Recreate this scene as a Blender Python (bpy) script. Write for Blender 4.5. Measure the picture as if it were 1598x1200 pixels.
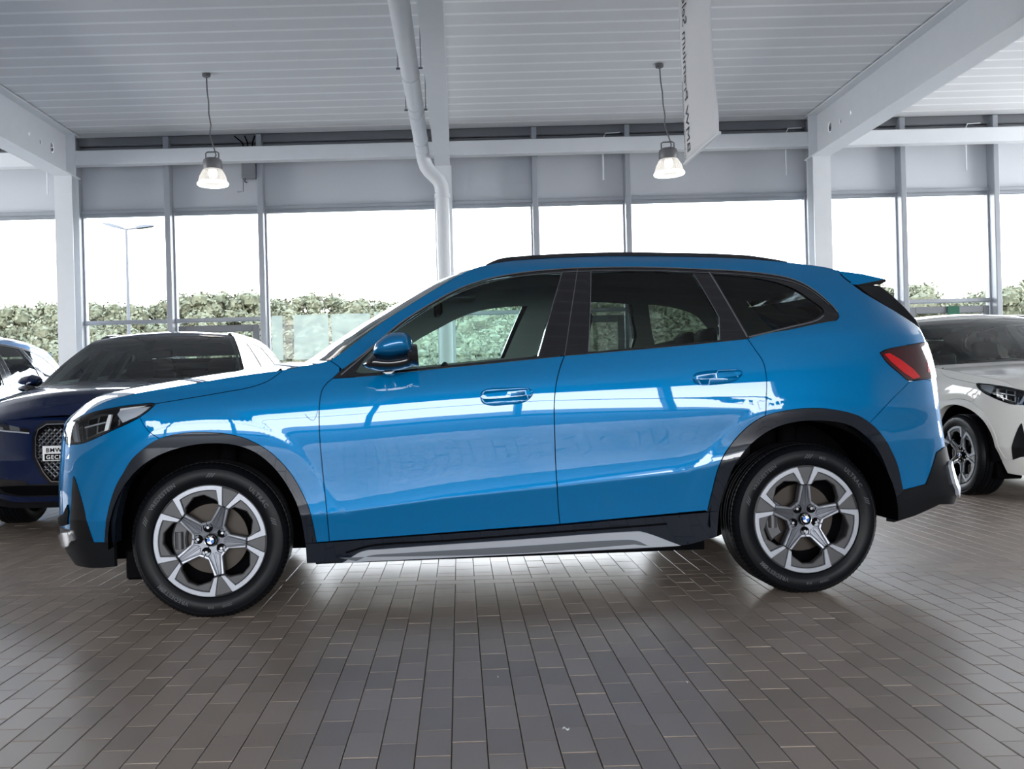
import bpy, bmesh, math, random, json
import numpy as np
from mathutils import Vector, Matrix, geometry
rng=random.Random(7)
for o in list(bpy.data.objects): bpy.data.objects.remove(o)
SC=bpy.context.scene; COL=SC.collection
# ------------------------------------------------------------------ camera
EYE=.99
cd=bpy.data.cameras.new('camera'); cam=bpy.data.objects.new('camera',cd); COL.objects.link(cam)
cd.sensor_fit='HORIZONTAL'; cd.sensor_width=36.0; cd.lens=36.0*1510/1598
cd.shift_x=82/1598; cd.shift_y=3/1598; cd.clip_start=.05; cd.clip_end=2000
RO=.026
cam.matrix_world=Matrix.Translation((0,0,EYE))@Matrix.Rotation(math.pi/2,4,'X')@Matrix.Rotation(-RO,4,'Z')
SC.camera=cam
# ------------------------------------------------------------------ sky
W=bpy.data.worlds.new('world'); SC.world=W; W.use_nodes=True
nt=W.node_tree; nt.nodes.clear(); N=nt.nodes.new; LK=nt.links.new
tc=N('ShaderNodeTexCoord'); sx=N('ShaderNodeSeparateXYZ'); LK(tc.outputs['Generated'],sx.inputs[0])
mp=N('ShaderNodeMapping'); mp.inputs['Scale'].default_value=(1,1,2.4); LK(tc.outputs['Generated'],mp.inputs[0])
nz=N('ShaderNodeTexNoise'); nz.inputs['Scale'].default_value=2.6; nz.inputs['Detail'].default_value=7; nz.inputs['Roughness'].default_value=.55; LK(mp.outputs[0],nz.inputs['Vector'])
cr=N('ShaderNodeValToRGB'); cr.color_ramp.elements[0].position=.46; cr.color_ramp.elements[1].position=.60
cr.color_ramp.elements[0].color=(.30,.50,.86,1); cr.color_ramp.elements[1].color=(.96,.98,1,1); LK(nz.outputs['Fac'],cr.inputs[0])
hz=N('ShaderNodeMapRange'); hz.inputs['From Min'].default_value=.10; hz.inputs['From Max'].default_value=.55; hz.inputs['To Min'].default_value=1; hz.inputs['To Max'].default_value=0; LK(sx.outputs['Z'],hz.inputs['Value'])
mx=N('ShaderNodeMixRGB'); mx.inputs[2].default_value=(.97,.985,1,1); LK(hz.outputs[0],mx.inputs[0]); LK(cr.outputs[0],mx.inputs[1])
bg=N('ShaderNodeBackground'); bg.inputs['Strength'].default_value=3.0; LK(mx.outputs[0],bg.inputs[0])
wo=N('ShaderNodeOutputWorld'); LK(bg.outputs[0],wo.inputs[0])
# daylight portals: they only tell the renderer where the sky comes in
def portal(loc,rot,sx_,sy_):
    l=bpy.data.lights.new('daylight_portal','AREA'); l.shape='RECTANGLE'; l.size=sx_; l.size_y=sy_; l.cycles.is_portal=True
    o=bpy.data.objects.new('daylight_portal',l); o.location=loc; o.rotation_euler=rot; COL.objects.link(o)
portal((0,16.3,2.0),(-math.pi/2,0,0),30,4.2)
portal((.3,-9.3,2.1),(math.pi/2,0,0),17.4,4.2)
portal((-15.2,12.6,2.2),(0,-math.pi/2,0),4.2,7.2)
portal((15.2,12.6,2.2),(0,math.pi/2,0),4.2,7.2)
vs=SC.view_settings; vs.view_transform='Standard'; vs.look='None'; vs.gamma=1; vs.use_curve_mapping=False; vs.exposure=2.3
SC.cycles.use_denoising=True; SC.cycles.max_bounces=10; SC.cycles.transparent_max_bounces=24; SC.cycles.diffuse_bounces=5; SC.cycles.glossy_bounces=6; SC.cycles.caustics_reflective=True; SC.cycles.blur_glossy=1.0; SC.cycles.caustics_refractive=False; SC.cycles.sample_clamp_indirect=8
# ------------------------------------------------------------------ materials
def srgb(r,g,b):
    f=lambda c:(c/255/12.92 if c/255<=.04045 else ((c/255+.055)/1.055)**2.4)
    return (f(r),f(g),f(b),1)
def pm(name,col,rough=.5,metal=0,coat=0,spec=.5,emit=None,es=0,coat_rough=.03):
    m=bpy.data.materials.new(name); m.use_nodes=True; b=m.node_tree.nodes['Principled BSDF']
    b.inputs['Base Color'].default_value=col if len(col)==4 else (*col,1); b.inputs['Roughness'].default_value=rough; b.inputs['Metallic'].default_value=metal
    b.inputs['Coat Weight'].default_value=coat; b.inputs['Coat IOR'].default_value=1.6; b.inputs['Coat Roughness'].default_value=coat_rough; b.inputs['Specular IOR Level'].default_value=spec
    if emit: b.inputs['Emission Color'].default_value=(*emit,1); b.inputs['Emission Strength'].default_value=es
    return m
def noisy(m,scale,amt,bump=0,detail=4,dist=.002):
    """vary the base colour and add fine relief"""
    nt=m.node_tree; b=nt.nodes['Principled BSDF']; col=b.inputs['Base Color'].default_value[:]
    t=nt.nodes.new('ShaderNodeTexCoord'); n=nt.nodes.new('ShaderNodeTexNoise'); n.inputs['Scale'].default_value=scale; n.inputs['Detail'].default_value=detail
    nt.links.new(t.outputs['Object'],n.inputs['Vector'])
    x=nt.nodes.new('ShaderNodeMixRGB'); x.inputs[1].default_value=tuple(c*(1-amt) for c in col[:3])+(1,); x.inputs[2].default_value=tuple(min(1,c*(1+amt)) for c in col[:3])+(1,)
    nt.links.new(n.outputs['Fac'],x.inputs[0]); nt.links.new(x.outputs[0],b.inputs['Base Color'])
    if bump:
        bp=nt.nodes.new('ShaderNodeBump'); bp.inputs['Strength'].default_value=bump; bp.inputs['Distance'].default_value=dist
        nt.links.new(n.outputs['Fac'],bp.inputs['Height']); nt.links.new(bp.outputs[0],b.inputs['Normal'])
    return m
def glass(name,tint,refl=1.0,ior=1.5):
    m=bpy.data.materials.new(name); m.use_nodes=True; nt=m.node_tree; nt.nodes.clear()
    tr=nt.nodes.new('ShaderNodeBsdfTransparent'); tr.inputs[0].default_value=(*tint,1)
    gl=nt.nodes.new('ShaderNodeBsdfGlossy'); gl.inputs['Roughness'].default_value=0; gl.inputs[0].default_value=(refl,refl,refl,1)
    fr=nt.nodes.new('ShaderNodeFresnel'); fr.inputs[0].default_value=ior
    mixs=nt.nodes.new('ShaderNodeMixShader'); out=nt.nodes.new('ShaderNodeOutputMaterial')
    nt.links.new(fr.outputs[0],mixs.inputs[0]); nt.links.new(tr.outputs[0],mixs.inputs[1]); nt.links.new(gl.outputs[0],mixs.inputs[2]); nt.links.new(mixs.outputs[0],out.inputs[0])
    return m
M={}
def flake(name,col,rough,metal):
    m=pm(name,col,rough,metal,1.0,spec=0.0,coat_rough=.012); return m
M['blue']=flake('blue_paint',(.0004,.123,.308),.4,.3)
M['white']=flake('white_paint',(.62,.615,.59),.4,.0)
M['navy']=flake('navy_paint',(.005,.012,.048),.3,.3)
M['skyblue']=flake('light_blue_paint',(.02,.17,.42),.3,.4)
M['gloss_black']=pm('gloss_black',(.006,.006,.008),.08,0,.6)
M['clad']=pm('dark_cladding',(.007,.010,.016),.22,0,1.0,.12,coat_rough=.015)
M['clad_low']=noisy(pm('dark_plastic',(.006,.0065,.008),.5,0,0,.15),300,.15,.05)
M['seal']=pm('rubber_seal',(.002,.002,.0025),.6,0,0,.02)
M['gloss_slot']=pm('black_intake',(.004,.004,.005),.3,0,0,.4)
M['chrome']=pm('dark_chrome_trim',(.32,.33,.35),.22,.9)
M['silver']=pm('satin_silver_trim',(.50,.53,.58),.3,.55)
M['greyblade']=pm('grey_blade_trim',(.10,.11,.125),.4,.2)
M['alloy']=pm('machined_alloy',(.23,.24,.265),.38,.6)
M['alloy2']=pm('brushed_alloy',(.10,.105,.12),.38,.7)
M['insert']=pm('grey_wheel_insert',(.055,.055,.057),.45,.3,0,.3)
M['dark']=noisy(pm('dark_liner',(.0025,.0025,.003),.9,0,0,.0),40,.3,.3)
M['disc']=pm('brake_steel',(.026,.021,.017),.4,.6,0,.3)
M['caliper']=pm('caliper_metal',(.07,.07,.075),.5,.5)
M['glass']=glass('clear_car_glass',(.76,.92,.88))
M['privacy']=glass('dark_privacy_glass',(.33,.38,.36))
M['winglass']=glass('window_pane_glass',(.90,.905,.90),.8,1.25)
M['lens']=glass('lamp_lens_glass',(.93,.94,.95))
M['chromeb']=pm('bright_chrome',(.75,.76,.78),.12,1)
M['red']=pm('red_lamp',(.45,.004,.006),.12,0,.8)
M['darkred']=pm('smoked_red_lamp',(.035,.004,.006),.08,0,.8)
M['headliner']=noisy(pm('grey_headliner',(.30,.31,.30),.9),200,.1,.1)
M['trimgrey']=noisy(pm('interior_plastic',(.03,.031,.033),.6),200,.1,.05)
M['seat']=noisy(pm('black_seat_cover',(.018,.018,.02),.65),120,.2,.1)
M['mirror']=pm('mirror_glass',(.8,.82,.85),.02,1)
M['logo_blue']=pm('emblem_blue',(.01,.12,.42),.2,0,.5)
M['logo_white']=pm('emblem_white',(.75,.75,.75),.2,0,.5)
def tyre_mat():
    m=pm('tyre_rubber',(.0032,.0037,.0048),.42,0,0,.13); return noisy(m,60,.2,.08)
M['tyre']=tyre_mat()
M['tyretext']=pm('tyre_lettering',(.034,.036,.041),.45,0,0,.3)
# ------------------------------------------------------------------ object helpers
def tag(o,label=None,cat=None,group=None,kind=None):
    if label:o['label']=label
    if cat:o['category']=cat
    if group:o['group']=group
    if kind:o['kind']=kind
    return o
def empty(name,loc=(0,0,0),rz=0,label=None,cat=None,group=None):
    o=bpy.data.objects.new(name,None); COL.objects.link(o); o.location=loc; o.rotation_euler=(0,0,rz); o.empty_display_size=.1
    return tag(o,label,cat,group)
def mesh(name,v,f,mat,parent=None,smooth=False,loopn=None,sharp=None):
    me=bpy.data.meshes.new(name); me.from_pydata([tuple(map(float,p)) for p in v],[],[tuple(map(int,q)) for q in f])
    mats=mat if isinstance(mat,(list,tuple)) else [mat]
    for m in mats: me.materials.append(m)
    if smooth or loopn is not None: me.polygons.foreach_set('use_smooth',[True]*len(me.polygons))
    me.update()
    if loopn is not None: me.normals_split_custom_set([tuple(map(float,n)) for n in loopn])
    elif sharp is not None:
        me.set_sharp_from_angle(angle=math.radians(sharp))
    o=bpy.data.objects.new(name,me); COL.objects.link(o)
    if parent:o.parent=parent
    return o
class MB:
    def __init__(s): s.v=[];s.f=[];s.m=[]
    def add(s,v,f,mi=0):
        b=len(s.v); s.v+= [tuple(p) for p in v]; s.f+=[tuple(b+i for i in q) for q in f]; s.m+=[mi]*len(f); return s
    def box(s,x0,x1,y0,y1,z0,z1,mi=0,bev=0):
        if bev<=0:
            v=[(x,y,z) for x in(x0,x1) for y in(y0,y1) for z in(z0,z1)]
            return s.add(v,[(0,1,3,2),(4,6,7,5),(0,4,5,1),(2,3,7,6),(0,2,6,4),(1,5,7,3)],mi)
        b=bev;v=[];idx={}
        for i,x in enumerate((x0,x1)):
            for j,y in enumerate((y0,y1)):
                for k,z in enumerate((z0,z1)):
                    sxn=1 if i==0 else -1;sy=1 if j==0 else -1;sz=1 if k==0 else -1
                    for a,p in enumerate(((x,y+sy*b,z+sz*b),(x+sxn*b,y,z+sz*b),(x+sxn*b,y+sy*b,z))):
                        idx[i,j,k,a]=len(v);v.append(p)
        g=lambda i,j,k,a:idx[i,j,k,a];f=[]
        for i in(0,1):
            f.append([g(i,0,0,0),g(i,1,0,0),g(i,1,1,0),g(i,0,1,0)][::-1 if i==0 else 1]);f.append([g(0,i,0,1),g(1,i,0,1),g(1,i,1,1),g(0,i,1,1)][::1 if i==0 else -1]);f.append([g(0,0,i,2),g(1,0,i,2),g(1,1,i,2),g(0,1,i,2)][::-1 if i==0 else 1])
        for j in(0,1):
            for k in(0,1):
                f.append([g(0,j,k,1),g(1,j,k,1),g(1,j,k,2),g(0,j,k,2)]);f.append([g(j,0,k,0),g(j,1,k,0),g(j,1,k,2),g(j,0,k,2)]);f.append([g(j,k,0,0),g(j,k,1,0),g(j,k,1,1),g(j,k,0,1)])
        for i in(0,1):
            for j in(0,1):
                for k in(0,1): f.append([g(i,j,k,0),g(i,j,k,1),g(i,j,k,2)])
        return s.add(v,f,mi)
    def tube(s,pts,r,n=10,mi=0,cap=True):
        pts=[Vector(p) for p in pts]; rr=r if isinstance(r,(list,tuple)) else [r]*len(pts); rings=[]; up=None
        b=len(s.v);V=[];Fc=[]
        for i,p in enumerate(pts):
            d=(pts[min(i+1,len(pts)-1)]-pts[max(i-1,0)]).normalized()
            if up is None: up=Vector((0,0,1)) if abs(d.z)<.9 else Vector((1,0,0))
            a=d.cross(up).normalized(); up=a.cross(d).normalized()
            for k in range(n):
                t=2*math.pi*k/n; V.append(p+(a*math.cos(t)+up*math.sin(t))*rr[i])
        for i in range(len(pts)-1):
            for k in range(n):
                k2=(k+1)%n; Fc.append((i*n+k,i*n+k2,(i+1)*n+k2,(i+1)*n+k))
        if cap: Fc.append(tuple(range(n))); Fc.append(tuple(reversed(range((len(pts)-1)*n,len(pts)*n))))
        return s.add(V,Fc,mi)
    def lathe(s,prof,n=32,axis='z',c=(0,0,0),mi=0,close=False):
        V=[];Fc=[];m=len(prof)
        for k in range(n):
            t=2*math.pi*k/n;ct,st=math.cos(t),math.sin(t)
            for r,h in prof:
                V.append((c[0]+r*ct,c[1]+r*st,c[2]+h) if axis=='z' else (c[0]+r*ct,c[1]+h,c[2]+r*st))
        for k in range(n):
            k2=(k+1)%n
            for i in range(m if close else m-1):
                i2=(i+1)%m; Fc.append((k*m+i,k2*m+i,k2*m+i2,k*m+i2))
        return s.add(V,Fc,mi)
    def build(s,name,mat,parent=None,smooth=False,sharp=40,fix=True):
        o=mesh(name,s.v,s.f,mat,parent,False)
        me=o.data
        if len(me.materials)>1: me.polygons.foreach_set('material_index',s.m)
        if fix:
            bm=bmesh.new();bm.from_mesh(me);bmesh.ops.recalc_face_normals(bm,faces=bm.faces);bm.to_mesh(me);bm.free()
        if smooth:
            me.polygons.foreach_set('use_smooth',[True]*len(me.polygons)); me.set_sharp_from_angle(angle=math.radians(sharp))
        return o
def text_mesh(s,size,extrude=.0005,spacing=1.0,bold=0):
    cu=bpy.data.curves.new('lettering','FONT'); cu.body=s; cu.size=size; cu.extrude=extrude; cu.space_character=spacing; cu.offset=bold; cu.resolution_u=3
    o=bpy.data.objects.new('lettering',cu); COL.objects.link(o)
    dg=bpy.context.evaluated_depsgraph_get(); me=bpy.data.meshes.new_from_object(o.evaluated_get(dg))
    v=[tuple(x.co) for x in me.vertices]; f=[tuple(p.vertices) for p in me.polygons]
    bpy.data.objects.remove(o); bpy.data.curves.remove(cu); bpy.data.meshes.remove(me)
    return v,f
def copy_tree(o,parent=None,remap=None):
    c=o.copy(); COL.objects.link(c)
    if parent: c.parent=parent
    if remap and c.type=='MESH':
        for sl in c.material_slots:
            if sl.material and sl.material.name in remap: 
                m=remap[sl.material.name]; sl.link='OBJECT'; sl.material=m
    for ch in list(o.children): copy_tree(ch,c,remap)
    return c
# ================================================================== BUILDING
M['white_steel']=noisy(pm('white_painted_steel',(.74,.76,.78),.45),6,.03)
M['deck']=noisy(pm('light_grey_deck_sheet',(.70,.715,.73),.5),3,.03)
M['blind']=noisy(pm('grey_blind_fabric',(.62,.64,.67),.75),90,.04,.05)
M['frame']=pm('grey_window_frame',(.36,.38,.41),.4,.2)
M['frame_d']=pm('dark_grey_door_frame',(.20,.21,.225),.45,.1)
M['dark_strip']=pm('dark_grey_eaves_strip',(.21,.215,.23),.6)
M['wallw']=noisy(pm('white_plaster',(.62,.62,.61),.8),5,.03,.05)
M['mortar']=noisy(pm('dark_joint_mortar',(.11,.10,.09),.8),120,.3,.3)
def paver_mat():
    m=pm('brown_grey_paver',(.2,.17,.15),.4); nt=m.node_tree; b=nt.nodes['Principled BSDF']; L=nt.links.new
    oi=nt.nodes.new('ShaderNodeObjectInfo'); ge=nt.nodes.new('ShaderNodeNewGeometry')
    ad=nt.nodes.new('ShaderNodeMath'); L(oi.outputs['Random'],ad.inputs[0]); L(ge.outputs['Random Per Island'],ad.inputs[1])
    fr=nt.nodes.new('ShaderNodeMath'); fr.operation='FRACT'; L(ad.outputs[0],fr.inputs[0])
    rp=nt.nodes.new('ShaderNodeValToRGB'); e=rp.color_ramp.elements; e[0].color=(.265,.214,.172,1); e[1].color=(.335,.273,.222,1); e[1].position=1
    m2=e.new(.5); m2.color=(.30,.240,.193,1); L(fr.outputs[0],rp.inputs[0])
    tc=nt.nodes.new('ShaderNodeTexCoord'); geo=ge
    n=nt.nodes.new('ShaderNodeTexNoise'); n.inputs['Scale'].default_value=1.3; n.inputs['Detail'].default_value=3; L(geo.outputs['Position'],n.inputs['Vector'])
    n2=nt.nodes.new('ShaderNodeTexNoise'); n2.inputs['Scale'].default_value=260; n2.inputs['Detail'].default_value=3; L(geo.outputs['Position'],n2.inputs['Vector'])
    x=nt.nodes.new('ShaderNodeMixRGB'); x.blend_type='MULTIPLY'; x.inputs[0].default_value=.5; L(rp.outputs[0],x.inputs[1])
    r2=nt.nodes.new('ShaderNodeValToRGB'); r2.color_ramp.elements[0].position=.3; r2.color_ramp.elements[0].color=(.75,.75,.75,1); r2.color_ramp.elements[1].position=.7; L(n.outputs['Fac'],r2.inputs[0]); L(r2.outputs[0],x.inputs[2]); L(x.outputs[0],b.inputs['Base Color'])
    mr=nt.nodes.new('ShaderNodeMapRange'); mr.inputs['To Min'].default_value=0.38-.05; mr.inputs['To Max'].default_value=0.38+.07; L(n.outputs['Fac'],mr.inputs['Value']); L(mr.outputs[0],b.inputs['Roughness'])
    bp=nt.nodes.new('ShaderNodeBump'); bp.inputs['Strength'].default_value=.12; bp.inputs['Distance'].default_value=.001; L(n2.outputs['Fac'],bp.inputs['Height']); L(bp.outputs[0],b.inputs['Normal'])
    b.inputs['Specular IOR Level'].default_value=.6
    return m
M['paver']=paver_mat()
# ---- floor: mortar bed + pavers
fl=MB().box(-15,15,-9.2,16.2,-.06,-.007).build('floor',M['mortar']); tag(fl,'brown grey clinker paver floor of the hall',None,None,'structure')
PW,PL,JT=.098,.196,.0030
def paver_geo(cx,cy,w,l,z=0,tx=0,ty=0):
    a,b,c=w/2-JT/2,l/2-JT/2,.0016; v=[]
    for (dx,dy,dz) in ((a,b,-.008),(a,b,-c),(a-c,b-c,0)):
        for sx_,sy_ in((-1,-1),(1,-1),(1,1),(-1,1)):
            X,Y=sx_*dx,sy_*dy; v.append((cx+X,cy+Y,z+dz+(X*tx+Y*ty if dz>-.005 else 0)))
    f=[(8,9,10,11)]+[(i,(i+1)%4,4+(i+1)%4,4+i) for i in range(4)]+[(4+i,4+(i+1)%4,8+(i+1)%4,8+i) for i in range(4)]
    return v,f
spots=[]
BAND0,BAND1=4.85,5.046   # two courses laid across
k0=-.047
for i in range(-70,80):
    cx=k0+PW*(i+.5); off=(PL/2 if i%2 else 0)
    j=0
    y=BAND0-off
    if off: spots.append((cx,BAND0-PL/4,PW,PL/2))
    while y>(-1.0 if abs(cx)<8 else 1.2):
        spots.append((cx,y-PL/2,PW,PL)); y-=PL
    y=BAND1+off
    if off: spots.append((cx,BAND1+PL/4,PW,PL/2))
    while y<12.6:
        spots.append((cx,y+PL/2,PW,PL)); y+=PL
for c,yy in enumerate((BAND0+PW/2,BAND0+PW*1.5)):
    for i in range(-36,40): spots.append((k0+PL*i+(PL/2 if c else 0),yy,PL,PW))
def inframe(x,y):
    u,v=x/y*1510,EYE/y*1510; px=717+u*math.cos(RO)+v*math.sin(RO); py=603+v*math.cos(RO)-u*math.sin(RO)
    return -30<px<1628 and py<1225
vis=sorted([s for s in spots if inframe(s[0],s[1]) and s[2]<s[3] and abs(s[3]-PL)<1e-6],key=lambda s:s[0]**2*.15+s[1]**2)
near=set(vis[:300])
v,f=paver_geo(0,0,PW,PL); pme=bpy.data.meshes.new('paver'); pme.from_pydata(v,[],f); pme.materials.append(M['paver'])
for s in vis[:300]:
    o=bpy.data.objects.new('paver',pme); o.location=(s[0],s[1],rng.uniform(-.0008,.0003)); o.rotation_euler=(rng.gauss(0,.0025),rng.gauss(0,.003),0); COL.objects.link(o); o.parent=fl
b=MB()
for s in spots:
    if s in near: continue
    b.add(*paver_geo(s[0],s[1],s[2],s[3],rng.uniform(-.0008,.0003),rng.gauss(0,.003),rng.gauss(0,.0025)))
o=b.build('pavers',M['paver'],fl,fix=False); o['kind']='stuff'
# small scraps lying on the floor
for (x,y,w) in ((.28,2.77,.02),(.105,3.28,.004),(.72,3.17,.005)):
    q=MB(); n=7
    pts=[(x+w*(t/(n-1)-.5),y+.006*math.sin(t*1.3)*(w/.02),.002+.002*math.sin(t)) for t in range(n)]
    for i in range(n-1):
        a,c=pts[i],pts[i+1]; h=w*.22
        q.add([(a[0],a[1]-h,a[2]),(c[0],c[1]-h,c[2]),(c[0],c[1]+h,c[2]+.001),(a[0],a[1]+h,a[2]+.001),(a[0],a[1]-h,a[2]+.0012),(c[0],c[1]-h,c[2]+.0012),(c[0],c[1]+h,c[2]+.0022),(a[0],a[1]+h,a[2]+.0022)],[(0,1,2,3),(7,6,5,4),(0,4,5,1),(2,6,7,3)])
    o=q.build('paper_scrap',M['logo_white'],None,True)
    tag(o,{.02:'white curled paper scrap lying on the pavers in front of the blue car',.004:'tiny white speck of paper on the pavers below the front door',.005:'small white crumb on the pavers below the rear door'}[w],'paper scrap','scraps on the floor')
# ---- ceiling: trapezoidal deck, ribs across
b=MB(); z0=5.215; y=15.85; per=.350
M['deck_flat']=noisy(pm('grey_deck_flat',(.75,.76,.77),.6),3,.03); M['deck_rib']=pm('lit_deck_rib',(.93,.94,.95),.45)  # lighter rib colour paints in the light caught along the ribs
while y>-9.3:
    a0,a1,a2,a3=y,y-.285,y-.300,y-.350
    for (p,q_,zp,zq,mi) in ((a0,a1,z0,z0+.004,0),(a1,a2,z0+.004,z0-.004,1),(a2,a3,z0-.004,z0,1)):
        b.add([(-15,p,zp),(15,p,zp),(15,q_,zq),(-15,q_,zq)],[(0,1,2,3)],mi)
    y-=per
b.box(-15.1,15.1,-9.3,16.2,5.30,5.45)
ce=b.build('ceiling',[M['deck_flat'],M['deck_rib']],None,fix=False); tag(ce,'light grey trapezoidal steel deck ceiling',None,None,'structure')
# ---- back wall (window front): blinds, rails, mullions, panes
wl=MB().box(-15,15,16.02,16.2,4.03,5.45).build('wall_back',M['blind']); tag(wl,'grey blind boxes and spandrels over the window front',None,None,'structure')
MX=[]   # module of 6 m: mullions at column, +1.5, +3.0
for k in range(-3,4): MX+= [(-.18+6.02*k,'c'),(-.18+6.02*k+1.50,'m'),(-.18+6.02*k+3.02,'m')]
MX.sort()
# dark strips between deck and tie beam
t=MB().box(-15,15,15.90,16.02,5.09,5.23,0,.01).box(-15,15,15.96,16.02,5.02,5.07,0,.005).box(-15,15,15.93,16.02,4.93,4.99,0,.01).build('trim_1',M['dark_strip']); tag(t,'dark grey eaves strips under the deck',None,None,'structure')
t=MB().box(-15,15,15.93,16.06,3.985,4.045,0,.008).build('trim_2',M['frame']); tag(t,'light grey rail along the top of the windows',None,None,'structure')
MXs=[x for x,_ in MX]
n=0
for i,(x,kd) in enumerate(MX[:-1]):
    x1=MX[i+1][0]
    if x1<-13 or x>14: continue
    n+=1
    seg=(round((x+.18)%6.02,1))
    w=empty('window_%d'%n,(0,0,0)); tag(w,None,None,None,'structure')
    fr=MB(); hw=.05
    fr.box(x+hw-.02,x+hw+.02,15.97,16.1,0,4.0,0,.006).box(x1-hw-.02,x1-hw+.02,15.97,16.1,0,4.0,0,.006).box(x+hw,x1-hw,15.98,16.09,3.94,3.99,0,.005).box(x+hw,x1-hw,15.97,16.1,0,.08,0,.005)
    wide=(x1-x)>2
    door=kd=='m' and not wide
    if not wide: fr.box(x+hw,x1-hw,15.95,16.1,2.165,2.225,0,.006)
    fr.build('window_frame',M['frame'],w)
    px0,px1=x+hw+.02,x1-hw-.02
    if wide: MB().box(px0,px1,16.03,16.036,.08,3.94).build('pane',M['winglass'],w)
    else:
        MB().box(px0,px1,16.03,16.036,2.225,3.94).build('pane',M['winglass'],w); MB().box(px0,px1,16.03,16.036,.08,2.165).build('pane',M['winglass'],w)
    MB().box(x-.045,x+.045,15.80,16.02,0,5.2,0,.01).build('mullion',M['frame'],w)
    if door:
        d=MB(); a0,a1=px0+.03,px1-.03
        d.box(a0,a0+.10,15.93,16.02,0,2.10,0,.008).box(a1-.10,a1,15.93,16.02,0,2.10,0,.008).box(a0+.10,a1-.10,15.93,16.02,1.99,2.10,0,.008).box(a0+.10,a1-.10,15.93,16.02,0,.12,0,.008)
        dd=d.build('door_%d'%n,M['frame_d']); tag(dd,None,None,None,'structure')
        MB().box(a0+.10,a1-.10,15.985,15.991,.12,1.99).build('pane',M['winglass'],dd)
        MB().tube([(a1-.05,15.93,1.0),(a1-.05,15.87,1.0),(a1-.05,15.87,1.3),(a1-.05,15.93,1.3)],.012,8).build('handle',M['chrome'],dd,True)
        if 6<x<9: tag(MB().box(8.05,8.25,15.90,15.915,1.86,2.10,0,.003).build('door_sign',pm('green_sign',(.0,.09,.045),.5),dd),'small green sign hanging in the door glass')
M['film']=None
def film_mat():
    m=bpy.data.materials.new('frosted_film'); m.use_nodes=True; nt=m.node_tree; b=nt.nodes['Principled BSDF']; b.inputs['Base Color'].default_value=(.62,.70,.64,1); b.inputs['Roughness'].default_value=.7
    tr=nt.nodes.new('ShaderNodeBsdfTransparent'); tl=nt.nodes.new('ShaderNodeBsdfTranslucent'); tl.inputs[0].default_value=(.55,.64,.57,1); mxs=nt.nodes.new('ShaderNodeMixShader'); m2=nt.nodes.new('ShaderNodeMixShader')
    m2.inputs[0].default_value=.38; mxs.inputs[0].default_value=.5
    nt.links.new(b.outputs[0],mxs.inputs[1]); nt.links.new(tl.outputs[0],mxs.inputs[2]); nt.links.new(tr.outputs[0],m2.inputs[1]); nt.links.new(mxs.outputs[0],m2.inputs[2]); nt.links.new(m2.outputs[0],nt.nodes['Material Output'].inputs[0]); return m
M['film']=film_mat()
for (a,c,l) in ((-3.08,-2.90,'narrow pale frosted film sheet on the wide window beside the door'),(-2.72,-2.14,'square pale frosted film sheet in the middle of the wide window'),(-2.09,-1.45,'pale frosted film sheet right of the square one, partly behind the blue car'),(-1.38,-.75,'pale frosted film sheet nearest the middle column, behind the blue car')):
    o=MB().box(a,c,16.015,16.019,1.50,2.24).build('window_film',M['film']); tag(o,l,'window film','frosted sheets on the wide window')
# ---- other walls (behind and beside the photographer)
for nm,x0 in (('wall_left',-15),('wall_right',15)):
    b=MB(); b.box(x0-.1,x0+.1,9,16.2,4.2,5.45).box(x0-.1,x0+.1,9,16.2,0,.2).box(x0-.1,x0+.1,-9.2,9,0,5.45)  # window openings added to the unseen side walls to brighten the hall
    for k in range(4,6): b.box(x0-.07,x0+.07,3*k-.06,3*k+.06,.2,4.2)
    b.box(x0-.05,x0+.05,9,16.2,2.2,2.28)
    tag(b.build(nm,M['wallw']),None,None,None,'structure')
b=MB()
b.box(-15,15,-9.2,-9,4.0,5.45).box(-15,-8.2,-9.2,-9,0,4).box(8.8,15,-9.2,-9,0,4)
b.box(-8.2,8.8,-9.2,-9,0,.25)
for k in range(-2,3): b.box(-.18+3*k-.07,-.18+3*k+.07,-9.15,-8.9,.25,4.0)
b.box(-8.2,8.8,-9.12,-8.95,2.25,2.33)
tag(b.build('wall_front',pm('grey_wall',(.22,.22,.225),.7)),None,None,None,'structure')
k=0
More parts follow.
